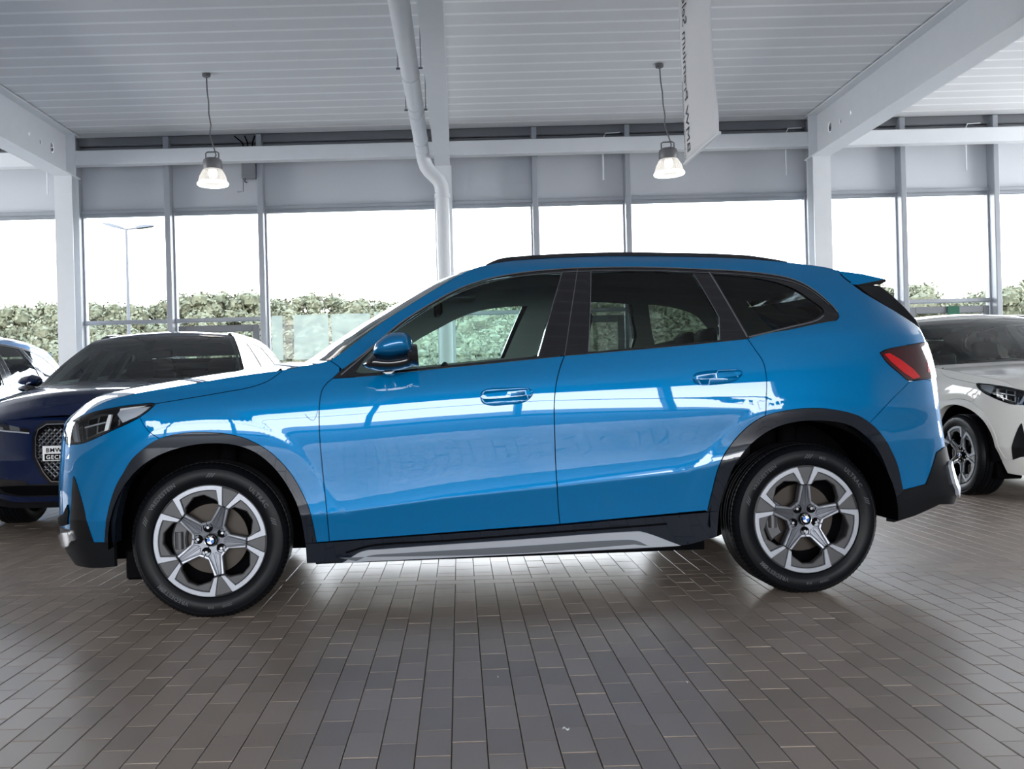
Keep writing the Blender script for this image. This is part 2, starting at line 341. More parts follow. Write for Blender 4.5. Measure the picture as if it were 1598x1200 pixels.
# ---- steel: columns, girders, tie beam
def column(x,label):
    b=MB(); b.box(x-.14,x+.14,15.36,15.375,0,4.5).box(x-.14,x+.14,15.625,15.64,0,4.5).box(x-.006,x+.006,15.375,15.625,0,4.5).box(x-.2,x+.2,15.3,15.7,0,.025)
    o=b.build('steel_column',M['white_steel']); tag(o,label,'column','white steel columns at the window front'); return o
column(-6.21,'white steel column left of the parked dark cars at the window front'); column(-.18,'white steel column with the drain pipe in front of it'); column(5.84,'white steel column standing behind the rear of the blue car')
def girder(x,label):
    r=empty('roof_girder',(x,15.6,4.5),0,label,'girder','white roof girders running to the window front')
    hw=.15 if abs(x)>1 else .12; y0,y1=-24.8,.1
    MB().box(-hw,hw,y0,y1,0,.022).build('flange',M['white_steel'],r); MB().box(-hw,hw,y0,y1,.68,.702).build('flange',M['white_steel'],r)
    holes=[(-.62,.35,.065,.085),(-1.04,.33,.036,.04),(-1.42,.35,.03,.035)]
    out=[(y0,.022),(y1,.022),(y1,.68),(y0,.68)]; co=[Vector(p) for p in out]; fcs=[list(range(4))]; hs=[]
    for (hy,hz_,ry,rz) in (holes if abs(x)>1 else []):
        h=[(hy+ry*math.cos(2*math.pi*t/20),hz_+rz*math.sin(2*math.pi*t/20)) for t in range(20)]; hs.append(h); fcs.append(list(range(len(co),len(co)+20))); co+= [Vector(p) for p in h]
    ed=[(f_[i],f_[(i+1)%len(f_)]) for f_ in fcs for i in range(len(f_))]
    vv,ee,ff,_,_,_=geometry.delaunay_2d_cdt(co,ed,[],0,1e-5); vv=np.array([tuple(p) for p in vv]); b=MB(); fo=[]
    for q in ff:
        c=vv[list(q)].mean(0)
        if any(((c[0]-hy)/ry)**2+((c[1]-hz_)/rz)**2<.98 for (hy,hz_,ry,rz) in (holes if hs else [])): continue
        fo.append(tuple(q))
    t=.006
    b.add([(-t,p[0],p[1]) for p in vv],fo); b.add([(t,p[0],p[1]) for p in vv],[q[::-1] for q in fo])
    for h in hs: b.add([(sx_*t,p[0],p[1]) for p in h for sx_ in(-1,1)],[(2*i,2*i+1,2*((i+1)%20)+1,2*((i+1)%20)) for i in range(20)])
    b.build('web',M['white_steel'],r,fix=False)
    MB().box(-hw,hw,-.10,-.088,.022,.68).build('stiffener',M['white_steel'],r)
    return r
girder(-6.21,'white roof girder at the left edge with round holes in its web'); girder(-.18,'white roof girder running beside the thick drain pipe'); girder(5.84,'white roof girder at the right with round holes in its web')
tb=MB()
tb.box(-15,15,15.52,15.72,4.70,4.93,0,.012); tag(tb.build('tie_beam',M['white_steel']),'long white box beam running along the whole window front','beam')
# ---- drain pipe
r=empty('drain_pipe',(0,0,0),0,'thick white drain pipe under the ceiling bending down the middle column','pipe')
px_,pz_=-.475,4.62
path=[(px_,-9,pz_),(px_,14.75,pz_)]
MB().tube([(px_,y,pz_) for y in np.linspace(-9,14.72,12)],.105,20).build('pipe_run',M['white_steel'],r,True)
el=[(px_,14.70,pz_),(px_,14.82,pz_-.01),(px_+.005,14.90,pz_-.05),(px_+.02,14.95,pz_-.13),(px_+.05,14.97,pz_-.22),(px_+.10,14.98,pz_-.29),(px_+.17,14.99,pz_-.36),(px_+.235,14.99,pz_-.43),(px_+.275,14.99,pz_-.52),(px_+.285,14.99,pz_-.62)]
MB().tube(el,.108,20).build('elbow',M['white_steel'],r,True)
MB().tube([(px_+.287,14.99,z) for z in (pz_-.60,3.0,1.5,.0)],.103,20).build('downpipe',M['white_steel'],r,True)
def collar(p,ax_,rad=.118,w=.05):
    d=Vector(ax_)*w/2; return MB().tube([Vector(p)-d,Vector(p)+d],rad,20)
for y in (11.2,12.4,12.75,14.2): collar((px_,y,pz_),(0,1,0),.112,.03).build('collar',M['white_steel'],r,True)
collar((px_+.287,14.99,pz_-.68),(0,0,1),.122,.07).build('collar',M['white_steel'],r,True)
for y in (11.0,12.65):
    for sgn in (-1,1): MB().tube([(px_+sgn*.13,y,pz_+.0),(px_+sgn*.13,y,5.2)],.008,6).tube([(px_+sgn*.105,y,pz_),(px_+sgn*.15,y,pz_)],.014,6).build('hanger',M['chrome'],r)
# ---- blind crank rods and junction box
for x,l in ((-6.62,'thin white rod hanging under the tie beam left of the left column'),(2.43,'thin white rod hanging under the tie beam above the blue roof'),(5.41,'thin white rod hanging beside the column behind the car rear'),(8.34,'thin white rod hanging under the tie beam at the right edge')):
    o=MB().tube([(x,15.75,4.74),(x,15.75,4.29)],.013,8).tube([(x,15.75,4.72),(x,15.75,4.95),(x+.06,15.8,5.06),(x+.3,15.85,5.08)],.010,8).build('crank_rod',M['white_steel'],None,True); tag(o,l,'rod','crank rods of the blinds')
r=empty('junction_box',(-3.35,15.82,4.45),0,'dark grey junction box with cables under the tie beam','junction box')
MB().box(-.115,.115,-.06,.06,.02,.30,0,.012).build('housing',M['dark_strip'],r)
MB().box(-.09,.09,-.066,-.06,.05,.10).box(-.09,.09,-.066,-.06,.14,.155).build('cover_strip',M['frame_d'],r)
for k in range(3): MB().tube([(-.03+.03*k,0,.28),(-.05+.05*k,0,.48),(-.10+.09*k,-.02,.62),(-.22+.17*k,-.03,.72)],.012,6).build('cable',M['seal'],r,True)
MB().tube([(-.06,-.02,.03),(-.07,-.02,-.03),(-.03,-.02,-.04)],.008,6).build('cable',M['seal'],r,True)
MB().tube([(-.1,-.0,.02),(-.1,.0,-.18),(-.2,.0,-.19)],.004,6).build('thin_wire',M['seal'],r,True)
# ---- pendant lamps
M['lampglass']=None
def lampglass():
    m=bpy.data.materials.new('prismatic_lamp_glass'); m.use_nodes=True; nt=m.node_tree; b=nt.nodes['Principled BSDF']; b.inputs['Base Color'].default_value=(.9,.88,.84,1); b.inputs['Roughness'].default_value=.35; b.inputs['Emission Color'].default_value=(1,.95,.88,1); b.inputs['Emission Strength'].default_value=.12*0.28
    tr=nt.nodes.new('ShaderNodeBsdfTransparent'); x=nt.nodes.new('ShaderNodeMixShader'); x.inputs[0].default_value=.6
    nt.links.new(tr.outputs[0],x.inputs[1]); nt.links.new(b.outputs[0],x.inputs[2]); nt.links.new(x.outputs[0],nt.nodes['Material Output'].inputs[0]); return m
M['lampglass']=lampglass()
M['lamprim']=pm('lit_lamp_rim',(.9,.9,.88),.4,0,0,.5,(1,.97,.92),1.6*0.28)
M['bulb']=pm('glowing_bulb',(1,1,1),.5,0,0,.5,(1,.93,.82),3*0.28)
M['lamphead']=pm('grey_lamp_housing',(.16,.16,.165),.5,.3)
def lamp(x,y,label,tilt):
    r=empty('pendant_lamp',(x,y,3.73),0,label,'lamp','industrial pendant lamps')
    g=MB(); prof=[(.190,.03),(.182,.07),(.165,.13),(.135,.185),(.105,.225)]; g.lathe(prof,40); g.build('glass_shade',M['lampglass'],r,True)
    rb=MB()
    for k in range(40):
        t=2*math.pi*k/40; rb.tube([(rr*1.005*math.cos(t),rr*1.005*math.sin(t),h) for rr,h in prof],.0035,4,cap=False)
    o=rb.build('shade_rib',M['lampglass'],r,True); o['kind']='stuff'
    MB().lathe([(.192,.045),(.206,.03),(.206,.012),(.196,.0),(.184,.0),(.184,.035)],40,close=True).build('rim',M['lamprim'],r,True)
    MB().lathe([(.0,.36),(.085,.36),(.115,.34),(.125,.30),(.125,.235),(.118,.215),(.0,.215)],32).build('housing',M['lamphead'],r,True,35)
    MB().lathe([(0,.215),(.05,.21),(.06,.16),(.045,.11),(0,.09)],20).build('bulb',M['bulb'],r,True)
    MB().tube([(-.085,0,.34),(-.085,0,.43),(-.06,0,.445),(.06,0,.445),(.085,0,.43),(.085,0,.34)],.010,6).build('bracket',M['lamphead'],r,True)
    zc=5.215-3.73
    MB().tube([(.02,0,.35),(.05,0,.40),(.035,0,.46),(.01,.0,.55),(-.025,0,.68),(-.01,.01,.8),(-.03,0,.95),(-.03,0,1.1),(-.045,.0,1.25),(-.05,0,zc)],.009,8).build('cable',M['lamphead'],r,True)
    MB().lathe([(0,zc),(.055,zc),(.055,zc-.035),(.045,zc-.045),(0,zc-.045)],20,c=(-.05,0,0)).build('ceiling_rose',M['lamphead'],r,True,30)
    r.rotation_euler=(0,tilt,0) if tilt else (0,0,0)
    return r
lamp(-3.19,12.8,'lit glass pendant lamp above the dark car on the left',0)
lamp(2.87,12.9,'lit glass pendant lamp beside the hanging banner',-.03)
# ---- banner
r=empty('hanging_banner',(0,0,0),0,'white fabric banner with mirrored lettering hanging from the ceiling','banner')
bt=[Vector((2.60,11.02,3.46)),Vector((3.03,12.1,3.46))]  # bottom corners (front edge / far edge)
M['banner']=noisy(pm('white_banner_fabric',(.72,.71,.715),.8),30,.02,.1)
A0=np.array([2.354,9.9]);A1=np.array([2.41,8.73])
def ban(u,h):  # u 0..1 across, h height above floor
    x,y=A0+(A1-A0)*u; bow=.05*math.sin(math.pi*min(1,max(0,(5.2-h)/1.8)))*u
    nrm=np.array([A1[1]-A0[1],-(A1[0]-A0[0])]);nrm/=np.linalg.norm(nrm)
    w=bow+.012*math.sin(u*9+h*1.5); return (x+nrm[0]*w,y+nrm[1]*w,h)
nu,nh=14,24;v=[];f=[]
for i in range(nu+1):
    for j in range(nh+1): v.append(ban(i/nu,3.21+(5.2-3.21)*j/nh))
for i in range(nu):
    for j in range(nh): f.append((i*(nh+1)+j,(i+1)*(nh+1)+j,(i+1)*(nh+1)+j+1,i*(nh+1)+j+1))
o=mesh('banner_cloth',v,f,M['banner'],r,True); sm=o.modifiers.new('solid','SOLIDIFY'); sm.thickness=.003
MB().tube([ban(-.02,3.21),ban(.5,3.21),ban(1.02,3.21)],.016,8).build('bottom_rod',M['white_steel'],r,True)
MB().tube([ban(-.02,5.19),ban(.5,5.19),ban(1.02,5.19)],.016,8).build('top_rod',M['white_steel'],r,True)
def banner_text(s,size,u0,h0,name):
    v,f=text_mesh(s,size,.0)
    W_=np.linalg.norm(A1-A0); out=[]
    for (tx,ty,tz) in v:
        p=ban(u0+ty/W_,h0+tx)  # runs upwards, mirrored as seen from here
        nrm=np.array([A1[1]-A0[1],-(A1[0]-A0[0])]);nrm/=np.linalg.norm(nrm)
        q=(p[0]-nrm[0]*.006,p[1]-nrm[1]*.006,p[2]); q2=(p[0]+nrm[0]*.006,p[1]+nrm[1]*.006,p[2]); out.append((q,q2))
    bp_=pm('banner_print',(.06,.065,.075),.7)
    mesh(name,[a for a,_ in out],f,bp_,r); mesh(name,[b_ for _,b_ in out],[tuple(q)[::-1] for q in f],bp_,r)
def banner_line(words_,size,u0,h0):
    h=h0
    for w_ in words_:
        banner_text(w_,size,u0,h,'lettering'); h+=max(p[0] for p in text_mesh(w_,size,.0)[0])+.27*size
banner_line(('BMW','Premium','Selection'),.195,.125,3.27)
banner_line(('Gebrauchte','Automobile'),.082,.025,3.23)

# ================================================================== OUTSIDE
M['asphalt']=noisy(pm('asphalt_yard',(.05,.05,.048),.9),20,.1,.1)
g=MB().box(-120,120,16.2,200,-.25,-.05).build('ground',M['asphalt']); tag(g,None,None,None,'structure')
g=MB().box(-120,120,-120,-9.2,-.25,-.05).build('ground',noisy(pm('dark_asphalt',(.14,.14,.14),.9),20,.1,.1)); tag(g,None,None,None,'structure')
def leaf_mat(name,c1,c2,scale):
    m=pm(name,c1,.9); nt=m.node_tree; b=nt.nodes['Principled BSDF']; L=nt.links.new
    ge=nt.nodes.new('ShaderNodeNewGeometry'); n=nt.nodes.new('ShaderNodeTexNoise'); n.inputs['Scale'].default_value=scale; n.inputs['Detail'].default_value=8; n.inputs['Roughness'].default_value=.7; L(ge.outputs['Position'],n.inputs['Vector'])
    r=nt.nodes.new('ShaderNodeValToRGB'); r.color_ramp.elements[0].position=.38; r.color_ramp.elements[1].position=.62; r.color_ramp.elements[0].color=(*c1[:3],1); r.color_ramp.elements[1].color=(*c2[:3],1); L(n.outputs['Fac'],r.inputs[0])
    a=nt.nodes.new('ShaderNodeMixRGB'); a.inputs[2].default_value=(c2[0]*1.25,c2[1]*1.1,c2[2]*1.1,1); L(r.outputs[0],a.inputs[1])
    f=nt.nodes.new('ShaderNodeMath'); f.operation='MULTIPLY'; f.inputs[1].default_value=.5; L(ge.outputs['Random Per Island'],f.inputs[0]); L(f.outputs[0],a.inputs[0]); L(a.outputs[0],b.inputs['Base Color'])
    b.inputs['Specular IOR Level'].default_value=.1
    return m
M['leaf']=leaf_mat('pale_spring_leaves',(.098,.102,.062),(.135,.138,.088),1.1)
M['leaf2']=leaf_mat('dark_spring_leaves',(.072,.080,.05),(.108,.112,.072),1.1)
M['scrub']=leaf_mat('dry_hillside_scrub',(.068,.064,.047),(.12,.113,.083),.5)
M['bark']=noisy(pm('grey_bark',(.09,.075,.06),.9),8,.3,.4)
# hillside
def hillz(x,y):
    t=max(0,y-48); h=8.2*(1-math.exp(-t/14)); base=h+1.5*math.sin(x*.035+.6)*min(1,t/20)+.6*math.sin(x*.11+y*.07)*min(1,t/20)
    if x>14: base*=max(.55,1-(x-14)/60)
    return base-.3
v=[];f=[];nx,ny=70,16
for j in range(ny+1):
    for i in range(nx+1):
        x=-105+210*i/nx; y=44+56*j/ny; v.append((x,y,hillz(x,y)-.2))
for j in range(ny):
    for i in range(nx): a=j*(nx+1)+i; f.append((a,a+1,a+nx+2,a+nx+1))
o=mesh('hill',v,f,M['scrub'],None,True); tag(o,None,None,None,'structure')
def crown_geo(cx,cy,z0,h,r,seed,nleaf=2600,trunk=True,leafs=.14):
    """clumped leaf cards around a few branch lobes"""
    g=random.Random(seed); lobes=[]
    for k in range(9):
        a=g.uniform(0,6.28); t=g.random(); rr=r*(.25+.55*math.sin(math.pi*(.15+.75*t)))
        lobes.append((cx+rr*math.cos(a)*g.uniform(.3,1),cy+rr*math.sin(a)*g.uniform(.3,1),z0+h*(.30+.58*t),r*g.uniform(.34,.52)))
    lobes.append((cx,cy,z0+h*.86,r*.34))
    A=np.random.RandomState(seed);lb=np.array(lobes)[A.randint(0,len(lobes),nleaf)]
    d=A.normal(size=(nleaf,3));d/=np.linalg.norm(d,axis=1,keepdims=True)
    p=lb[:,:3]+d*(lb[:,3:4]*A.uniform(.72,1.08,(nleaf,1)))*[1,1,.85]
    n=d+A.normal(0,.5,(nleaf,3));n/=np.linalg.norm(n,axis=1,keepdims=True)
    t=np.cross(n,A.normal(size=(nleaf,3)));t/=np.linalg.norm(t,axis=1,keepdims=True);c=np.cross(n,t);s=leafs*A.uniform(.5,1.1,(nleaf,1))
    V=np.stack([p+t*s,p+c*s*.6+n*s*.1,p-t*s,p-c*s*.6+n*s*.1],1).reshape(-1,3).tolist();Fc=[(4*i,4*i+1,4*i+2,4*i+3) for i in range(nleaf)]
    for (lx,ly,lz,lr) in lobes:
        # inner mass so that the crown is not see-through
        b=len(V); m=6; q=lr*.68
        V.append((lx,ly,lz+q*.85))
        for i in range(1,3):
            for j in range(m):
                t=math.pi*i/3; ph=6.28*j/m; V.append((lx+q*math.sin(t)*math.cos(ph),ly+q*math.sin(t)*math.sin(ph),lz+q*.85*math.cos(t)))
        V.append((lx,ly,lz-q*.85))
        for j in range(m):
            Fc.append((b,b+1+j,b+1+(j+1)%m)); Fc.append((b+1+j,b+1+m+j,b+1+m+(j+1)%m,b+1+(j+1)%m)); Fc.append((b+1+m+j,b+1+2*m,b+1+m+(j+1)%m))
    return V,Fc,lobes
trees=[]
def tree(x,y,h,r,seed,mat,label,group='trees beyond the car park',zz=None):
    z=hillz(x,y)-.3 if zz is None else zz
    V,Fc,lobes=crown_geo(0,0,0,h,r,seed)
    t=empty('tree',(x,y,z),0,label,'tree',group)
    mesh('crown',V,Fc,mat,t); b=MB(); b.tube([(0,0,-.3),(.05,0,h*.25),(0,.05,h*.5),(.02,0,h*.75)],[.02*h,.016*h,.011*h,.004*h],7)
    for lx,ly,lz,lr in lobes[:5]: b.tube([(0,0,h*.32),(lx*.5,ly*.5,(lz+h*.32)/2),(lx,ly,lz)],[.009*h,.006*h,.002*h],5)
    b.build('trunk',M['bark'],t,True)
fv=[];ff=[];g=random.Random(11)
def ridge(x):   # height of the wooded ridge line above the yard at 60 m
    xs=[-45,-28,-23,-18,-16.3,-14.6,-12.4,-10.6,-9.2,-6,-3.5,0,6,14,26,29,31,33.5,36,45]; zs=[6.4,6.55,6.6,6.75,7.1,7.3,7.1,6.55,6.95,6.4,6.3,6.3,6.2,6.0,6.5,6.3,5.6,6.0,6.8,6.8]
    return float(np.interp(x,xs,zs))
for row,(yy,kk,hh) in enumerate(((46,.50,2.4),(50,.64,2.7),(55,.80,3.0),(60,1.0,3.3))):
    n_=98
    for i in range(n_):
        x=(-44+88*(i+g.uniform(-.35,.35))/n_)*yy/60;y=yy+g.uniform(-1.2,1.2)
        if x>14 and row<3: continue
        top=.99+(ridge(x*60/yy)-.99)*kk*y/60*g.uniform(.95,1.03);h=hh*g.uniform(.9,1.1)
        V,Fc,_=crown_geo(x,y,top-h*.97,h,h*g.uniform(.44,.54),100*row+i,850,leafs=.17)
        b=len(fv);fv+=[tuple(p) for p in V];ff+=[tuple(b+k for k in q) for q in Fc]
for i in range(70):
    x=-34+46*i/70+g.uniform(-.3,.3);V,Fc,_=crown_geo(x,33+g.uniform(-.6,.6),-.6,2.3*g.uniform(.85,1.1),1.15,900+i,1100,leafs=.11)
    b=len(fv);fv+=[tuple(p) for p in V];ff+=[tuple(b+k for k in q) for q in Fc]
o=mesh('hillside_forest',fv,ff,M['leaf']);tag(o,'pale green spring forest covering the hillside behind the windows','forest',None,'stuff')
for k,(x,y,h,r) in enumerate(((22.0,47,5.6,2.0),(26.9,48,5.3,1.8),(18.2,47,4.9,1.8))):
    tree(x,y,h,r,300+k,M['leaf'],['bushy green tree seen past the rear spoiler of the blue car','small green tree right of the one past the rear spoiler','leafy tree hidden mostly by the spoiler of the blue car'][k],'trees beyond the car park',.0)
# street lamp
r=empty('street_lamp',(-13.6,40,-.05),0,'tall twin headed street lamp outside the left windows','street lamp')
M['galv']=pm('galvanised_metal',(.07,.072,.075),.6,.1)
MB().lathe([(0,7.9),(.05,7.9),(.09,.4),(.12,.0),(0,0)],12).build('pole',M['galv'],r,True)
MB().tube([(-.35,0,8.0),(0,0,7.88),(.4,0,7.93)],.04,8).build('arm',M['galv'],r,True)
for s_,n_ in ((-1,0),(1,1)):
    q=MB(); x0=.12*s_ if s_<0 else .38; x1=-.98 if s_<0 else 1.15
    z0_=7.93; z1_=8.15 if s_<0 else 8.0
    v=[]
    for t in (0,.12,.5,.9,1):
        w={0:.06,.12:.15,.5:.19,.9:.14,1:.05}[t]; hgt={0:.04,.12:.07,.5:.08,.9:.05,1:.02}[t]
        X=x0+(x1-x0)*t; Z=z0_+(z1_-z0_)*t
        v+= [(X,-w,Z-hgt*.5),(X,w,Z-hgt*.5),(X,w*.8,Z+hgt),(X,-w*.8,Z+hgt)]
    f=[(4*i+j,4*i+(j+1)%4,4*i+4+(j+1)%4,4*i+4+j) for i in range(4) for j in range(4)]+[(0,1,2,3),(19,18,17,16)]
    q.add(v,f); q.build('lamp_head',M['galv'],r,True,50)
# ================================================================== CARS
# ---- car body surface: plan curve P(s) moved inward by d(s,z) ----
PLAN=[(-.822,0),(-.815,.22),(-.785,.46),(-.73,.62),(-.645,.735),(-.51,.82),(-.3,.872),(0,.899),(.5,.913),(1.2,.919),(2.0,.919),(2.5,.917),(2.85,.903),(3.15,.868),(3.372,.806),(3.52,.713),(3.588,.545),(3.622,.27),(3.632,0)]
def _catmull(pts,n=24):
    p=np.array(pts,float); q=np.vstack([[p[1][0],-p[1][1]],p,[p[-2][0],-p[-2][1]]]); out=[]
    for i in range(1,len(q)-2):
        p0,p1,p2,p3=q[i-1:i+3]
        t0=0;t1=t0+np.linalg.norm(p1-p0)**.5;t2=t1+np.linalg.norm(p2-p1)**.5;t3=t2+np.linalg.norm(p3-p2)**.5
        for t in np.linspace(t1,t2,n,endpoint=False):
            a1=(t1-t)/(t1-t0)*p0+(t-t0)/(t1-t0)*p1;a2=(t2-t)/(t2-t1)*p1+(t-t1)/(t2-t1)*p2;a3=(t3-t)/(t3-t2)*p2+(t-t2)/(t3-t2)*p3
            b1=(t2-t)/(t2-t0)*a1+(t-t0)/(t2-t0)*a2;b2=(t3-t)/(t3-t1)*a2+(t-t1)/(t3-t1)*a3
            out.append((t2-t)/(t2-t1)*b1+(t-t1)/(t2-t1)*b2)
    out.append(p[-1]); return np.array(out)
_pc=_catmull(PLAN)
_ss=np.concatenate([[0],np.cumsum(np.linalg.norm(np.diff(_pc,axis=0),axis=1))])
_S0=np.interp(0,_pc[:,0],_ss); _ss=_ss-_S0
SF,SR=_ss[0],_ss[-1]
# smooth resample and normals
_su=np.linspace(SF,SR,1200)
_px=np.interp(_su,_ss,_pc[:,0]);_py=np.interp(_su,_ss,_pc[:,1])
def _sm(a,k=15):
    b=np.concatenate([2*a[0]-a[k:0:-1],a,2*a[-1]-a[-2:-k-2:-1]]); w=np.hanning(2*k+3)[1:-1]; w/=w.sum(); return np.convolve(b,w,'valid')
def _smy(a,k=15):
    b=np.concatenate([-a[k:0:-1],a,-a[-2:-k-2:-1]]); w=np.hanning(2*k+3)[1:-1]; w/=w.sum(); return np.convolve(b,w,'valid')
def _smx(a,k=15):
    b=np.concatenate([a[k:0:-1],a,a[-2:-k-2:-1]]); w=np.hanning(2*k+3)[1:-1]; w/=w.sum(); return np.convolve(b,w,'valid')
_px=_smx(_px);_py=_smy(_py)
_tx=np.gradient(_px,_su);_ty=np.gradient(_py,_su);_l=np.hypot(_tx,_ty);_nx=_ty/_l;_ny=-_tx/_l  # inward normal (|y| frame)
_nx=_smx(_nx,25)
_ny=_smy(_ny,25) if False else _smx(_ny,25)
def hermite(x,xs,ys):
    xs=np.array(xs,float);ys=np.array(ys,float);h=np.diff(xs);dl=np.diff(ys)/h
    m=np.empty(len(xs));m[0]=dl[0];m[-1]=dl[-1]
    for i in range(1,len(xs)-1):
        m[i]=0 if dl[i-1]*dl[i]<=0 else 3*(h[i-1]+h[i])/((2*h[i]+h[i-1])/dl[i-1]+(h[i]+2*h[i-1])/dl[i])
    x=np.clip(x,xs[0],xs[-1]);i=np.clip(np.searchsorted(xs,x)-1,0,len(xs)-2);t=(x-xs[i])/h[i]
    return (2*t**3-3*t**2+1)*ys[i]+(t**3-2*t**2+t)*h[i]*m[i]+(-2*t**3+3*t**2)*ys[i+1]+(t**3-t**2)*h[i]*m[i+1]
def sstep(a,b,x):
    t=np.clip((x-a)/(b-a),0,1);return t*t*(3-2*t)
# flank profile as tilt of the outward normal (deg) over canonical height
_PZ=[.15,.30,.50,.537,.548,.60,.68,.76,.83,.87,.95,1.0,1.06,1.11,1.15,1.30,1.48,1.535,1.58,1.64]
_PA=[-14,-14,-17,-17,3,0,-4,-5,-2,1,7,12,17,19,26,29,34,38,58,72]
_zz=np.linspace(.15,1.64,1500);_sl=np.tan(np.radians(np.interp(_zz,_PZ,_PA)))
_dd=np.concatenate([[0],np.cumsum((_sl[1:]+_sl[:-1])/2*np.diff(_zz))]);_dd-=_dd.min()
_dd=_dd-np.interp(.86,_zz,_dd)
def flank(x,z):
    zl=np.interp(x,[-.5,.54,1.05,1.54,2.10,2.52,3.4],[.44,.447,.501,.536,.581,.67,.70])
    zm=hermite(x,[-.5,0.2,.5,1.06,1.5,2.1,2.5,3.2],[.865,.865,.87,.90,.915,.905,.88,.87])
    zb=np.interp(x,[-.5,.3,.57,1.07,1.6,1.95,2.44,2.85],[.98,1.03,1.053,1.086,1.116,1.137,1.175,1.20])
    zc=np.where(z<zl,.15+(z-.15)*(.55-.15)/(zl-.15),np.where(z<zm,.55+(z-zl)*(.9-.55)/(zm-zl),np.where(z<zb,.9+(z-zm)*(1.11-.9)/(zb-zm),1.11+(z-zb)*(1.64-1.11)/(1.64-zb))))
    return np.interp(zc,_zz,_dd)
FZ=[.15,.22,.30,.40,.55,.70,.82,.88,.93,1.0,1.6];FD=[.10,.05,.012,0,.0,.012,.028,.05,.11,.24,.9]
RZ=[.15,.25,.33,.42,.50,.62,.78,.90,1.0,1.12,1.20,1.3,1.42,1.50,1.56,1.64];RD=[.20,.10,.03,.0,.02,.05,.075,.088,.10,.13,.165,.25,.36,.45,.54,.70]
def dpt(s,z):
    s=np.asarray(s,float);z=np.asarray(z,float);s,z=np.broadcast_arrays(s,z)
    x=np.interp(s,_su,_px)
    wf=1-sstep(-1.05,-.30,s);wr=sstep(3.0,3.75,s)
    d=flank(x,z)*(1-wf)*(1-wr)+hermite(z,FZ,FD)*wf+hermite(z,RZ,RD)*wr
    for cx in (0,2.692):
        r=np.hypot(s-cx*1.0,z-.34)
        d=d-(.0015*(1-sstep(.49,.60,r))+.0016*(1-sstep(.537,.568,r)))*sstep(.30,.42,r)
    return d
def Bxy(s,z,off=0.0):
    """near-side point (y negative) on the body surface, off = metres inward"""
    d=dpt(s,z)+off
    x=np.interp(s,_su,_px)+np.interp(s,_su,_nx)*d
    y=np.interp(s,_su,_py)+np.interp(s,_su,_ny)*d
    return x,-np.maximum(y,0.0)
def Bp(s,z,off=0.0):
    x,y=Bxy(s,z,off);return np.stack([x,y,np.broadcast_to(z,np.shape(x))],-1)
def Bn(s,z,e=.004):
    a=Bp(np.asarray(s)+e,z)-Bp(np.asarray(s)-e,z);b=Bp(s,np.asarray(z)+e)-Bp(s,np.asarray(z)-e)
    n=np.cross(a,b);n/=np.linalg.norm(n,axis=-1,keepdims=True)+1e-12;return n

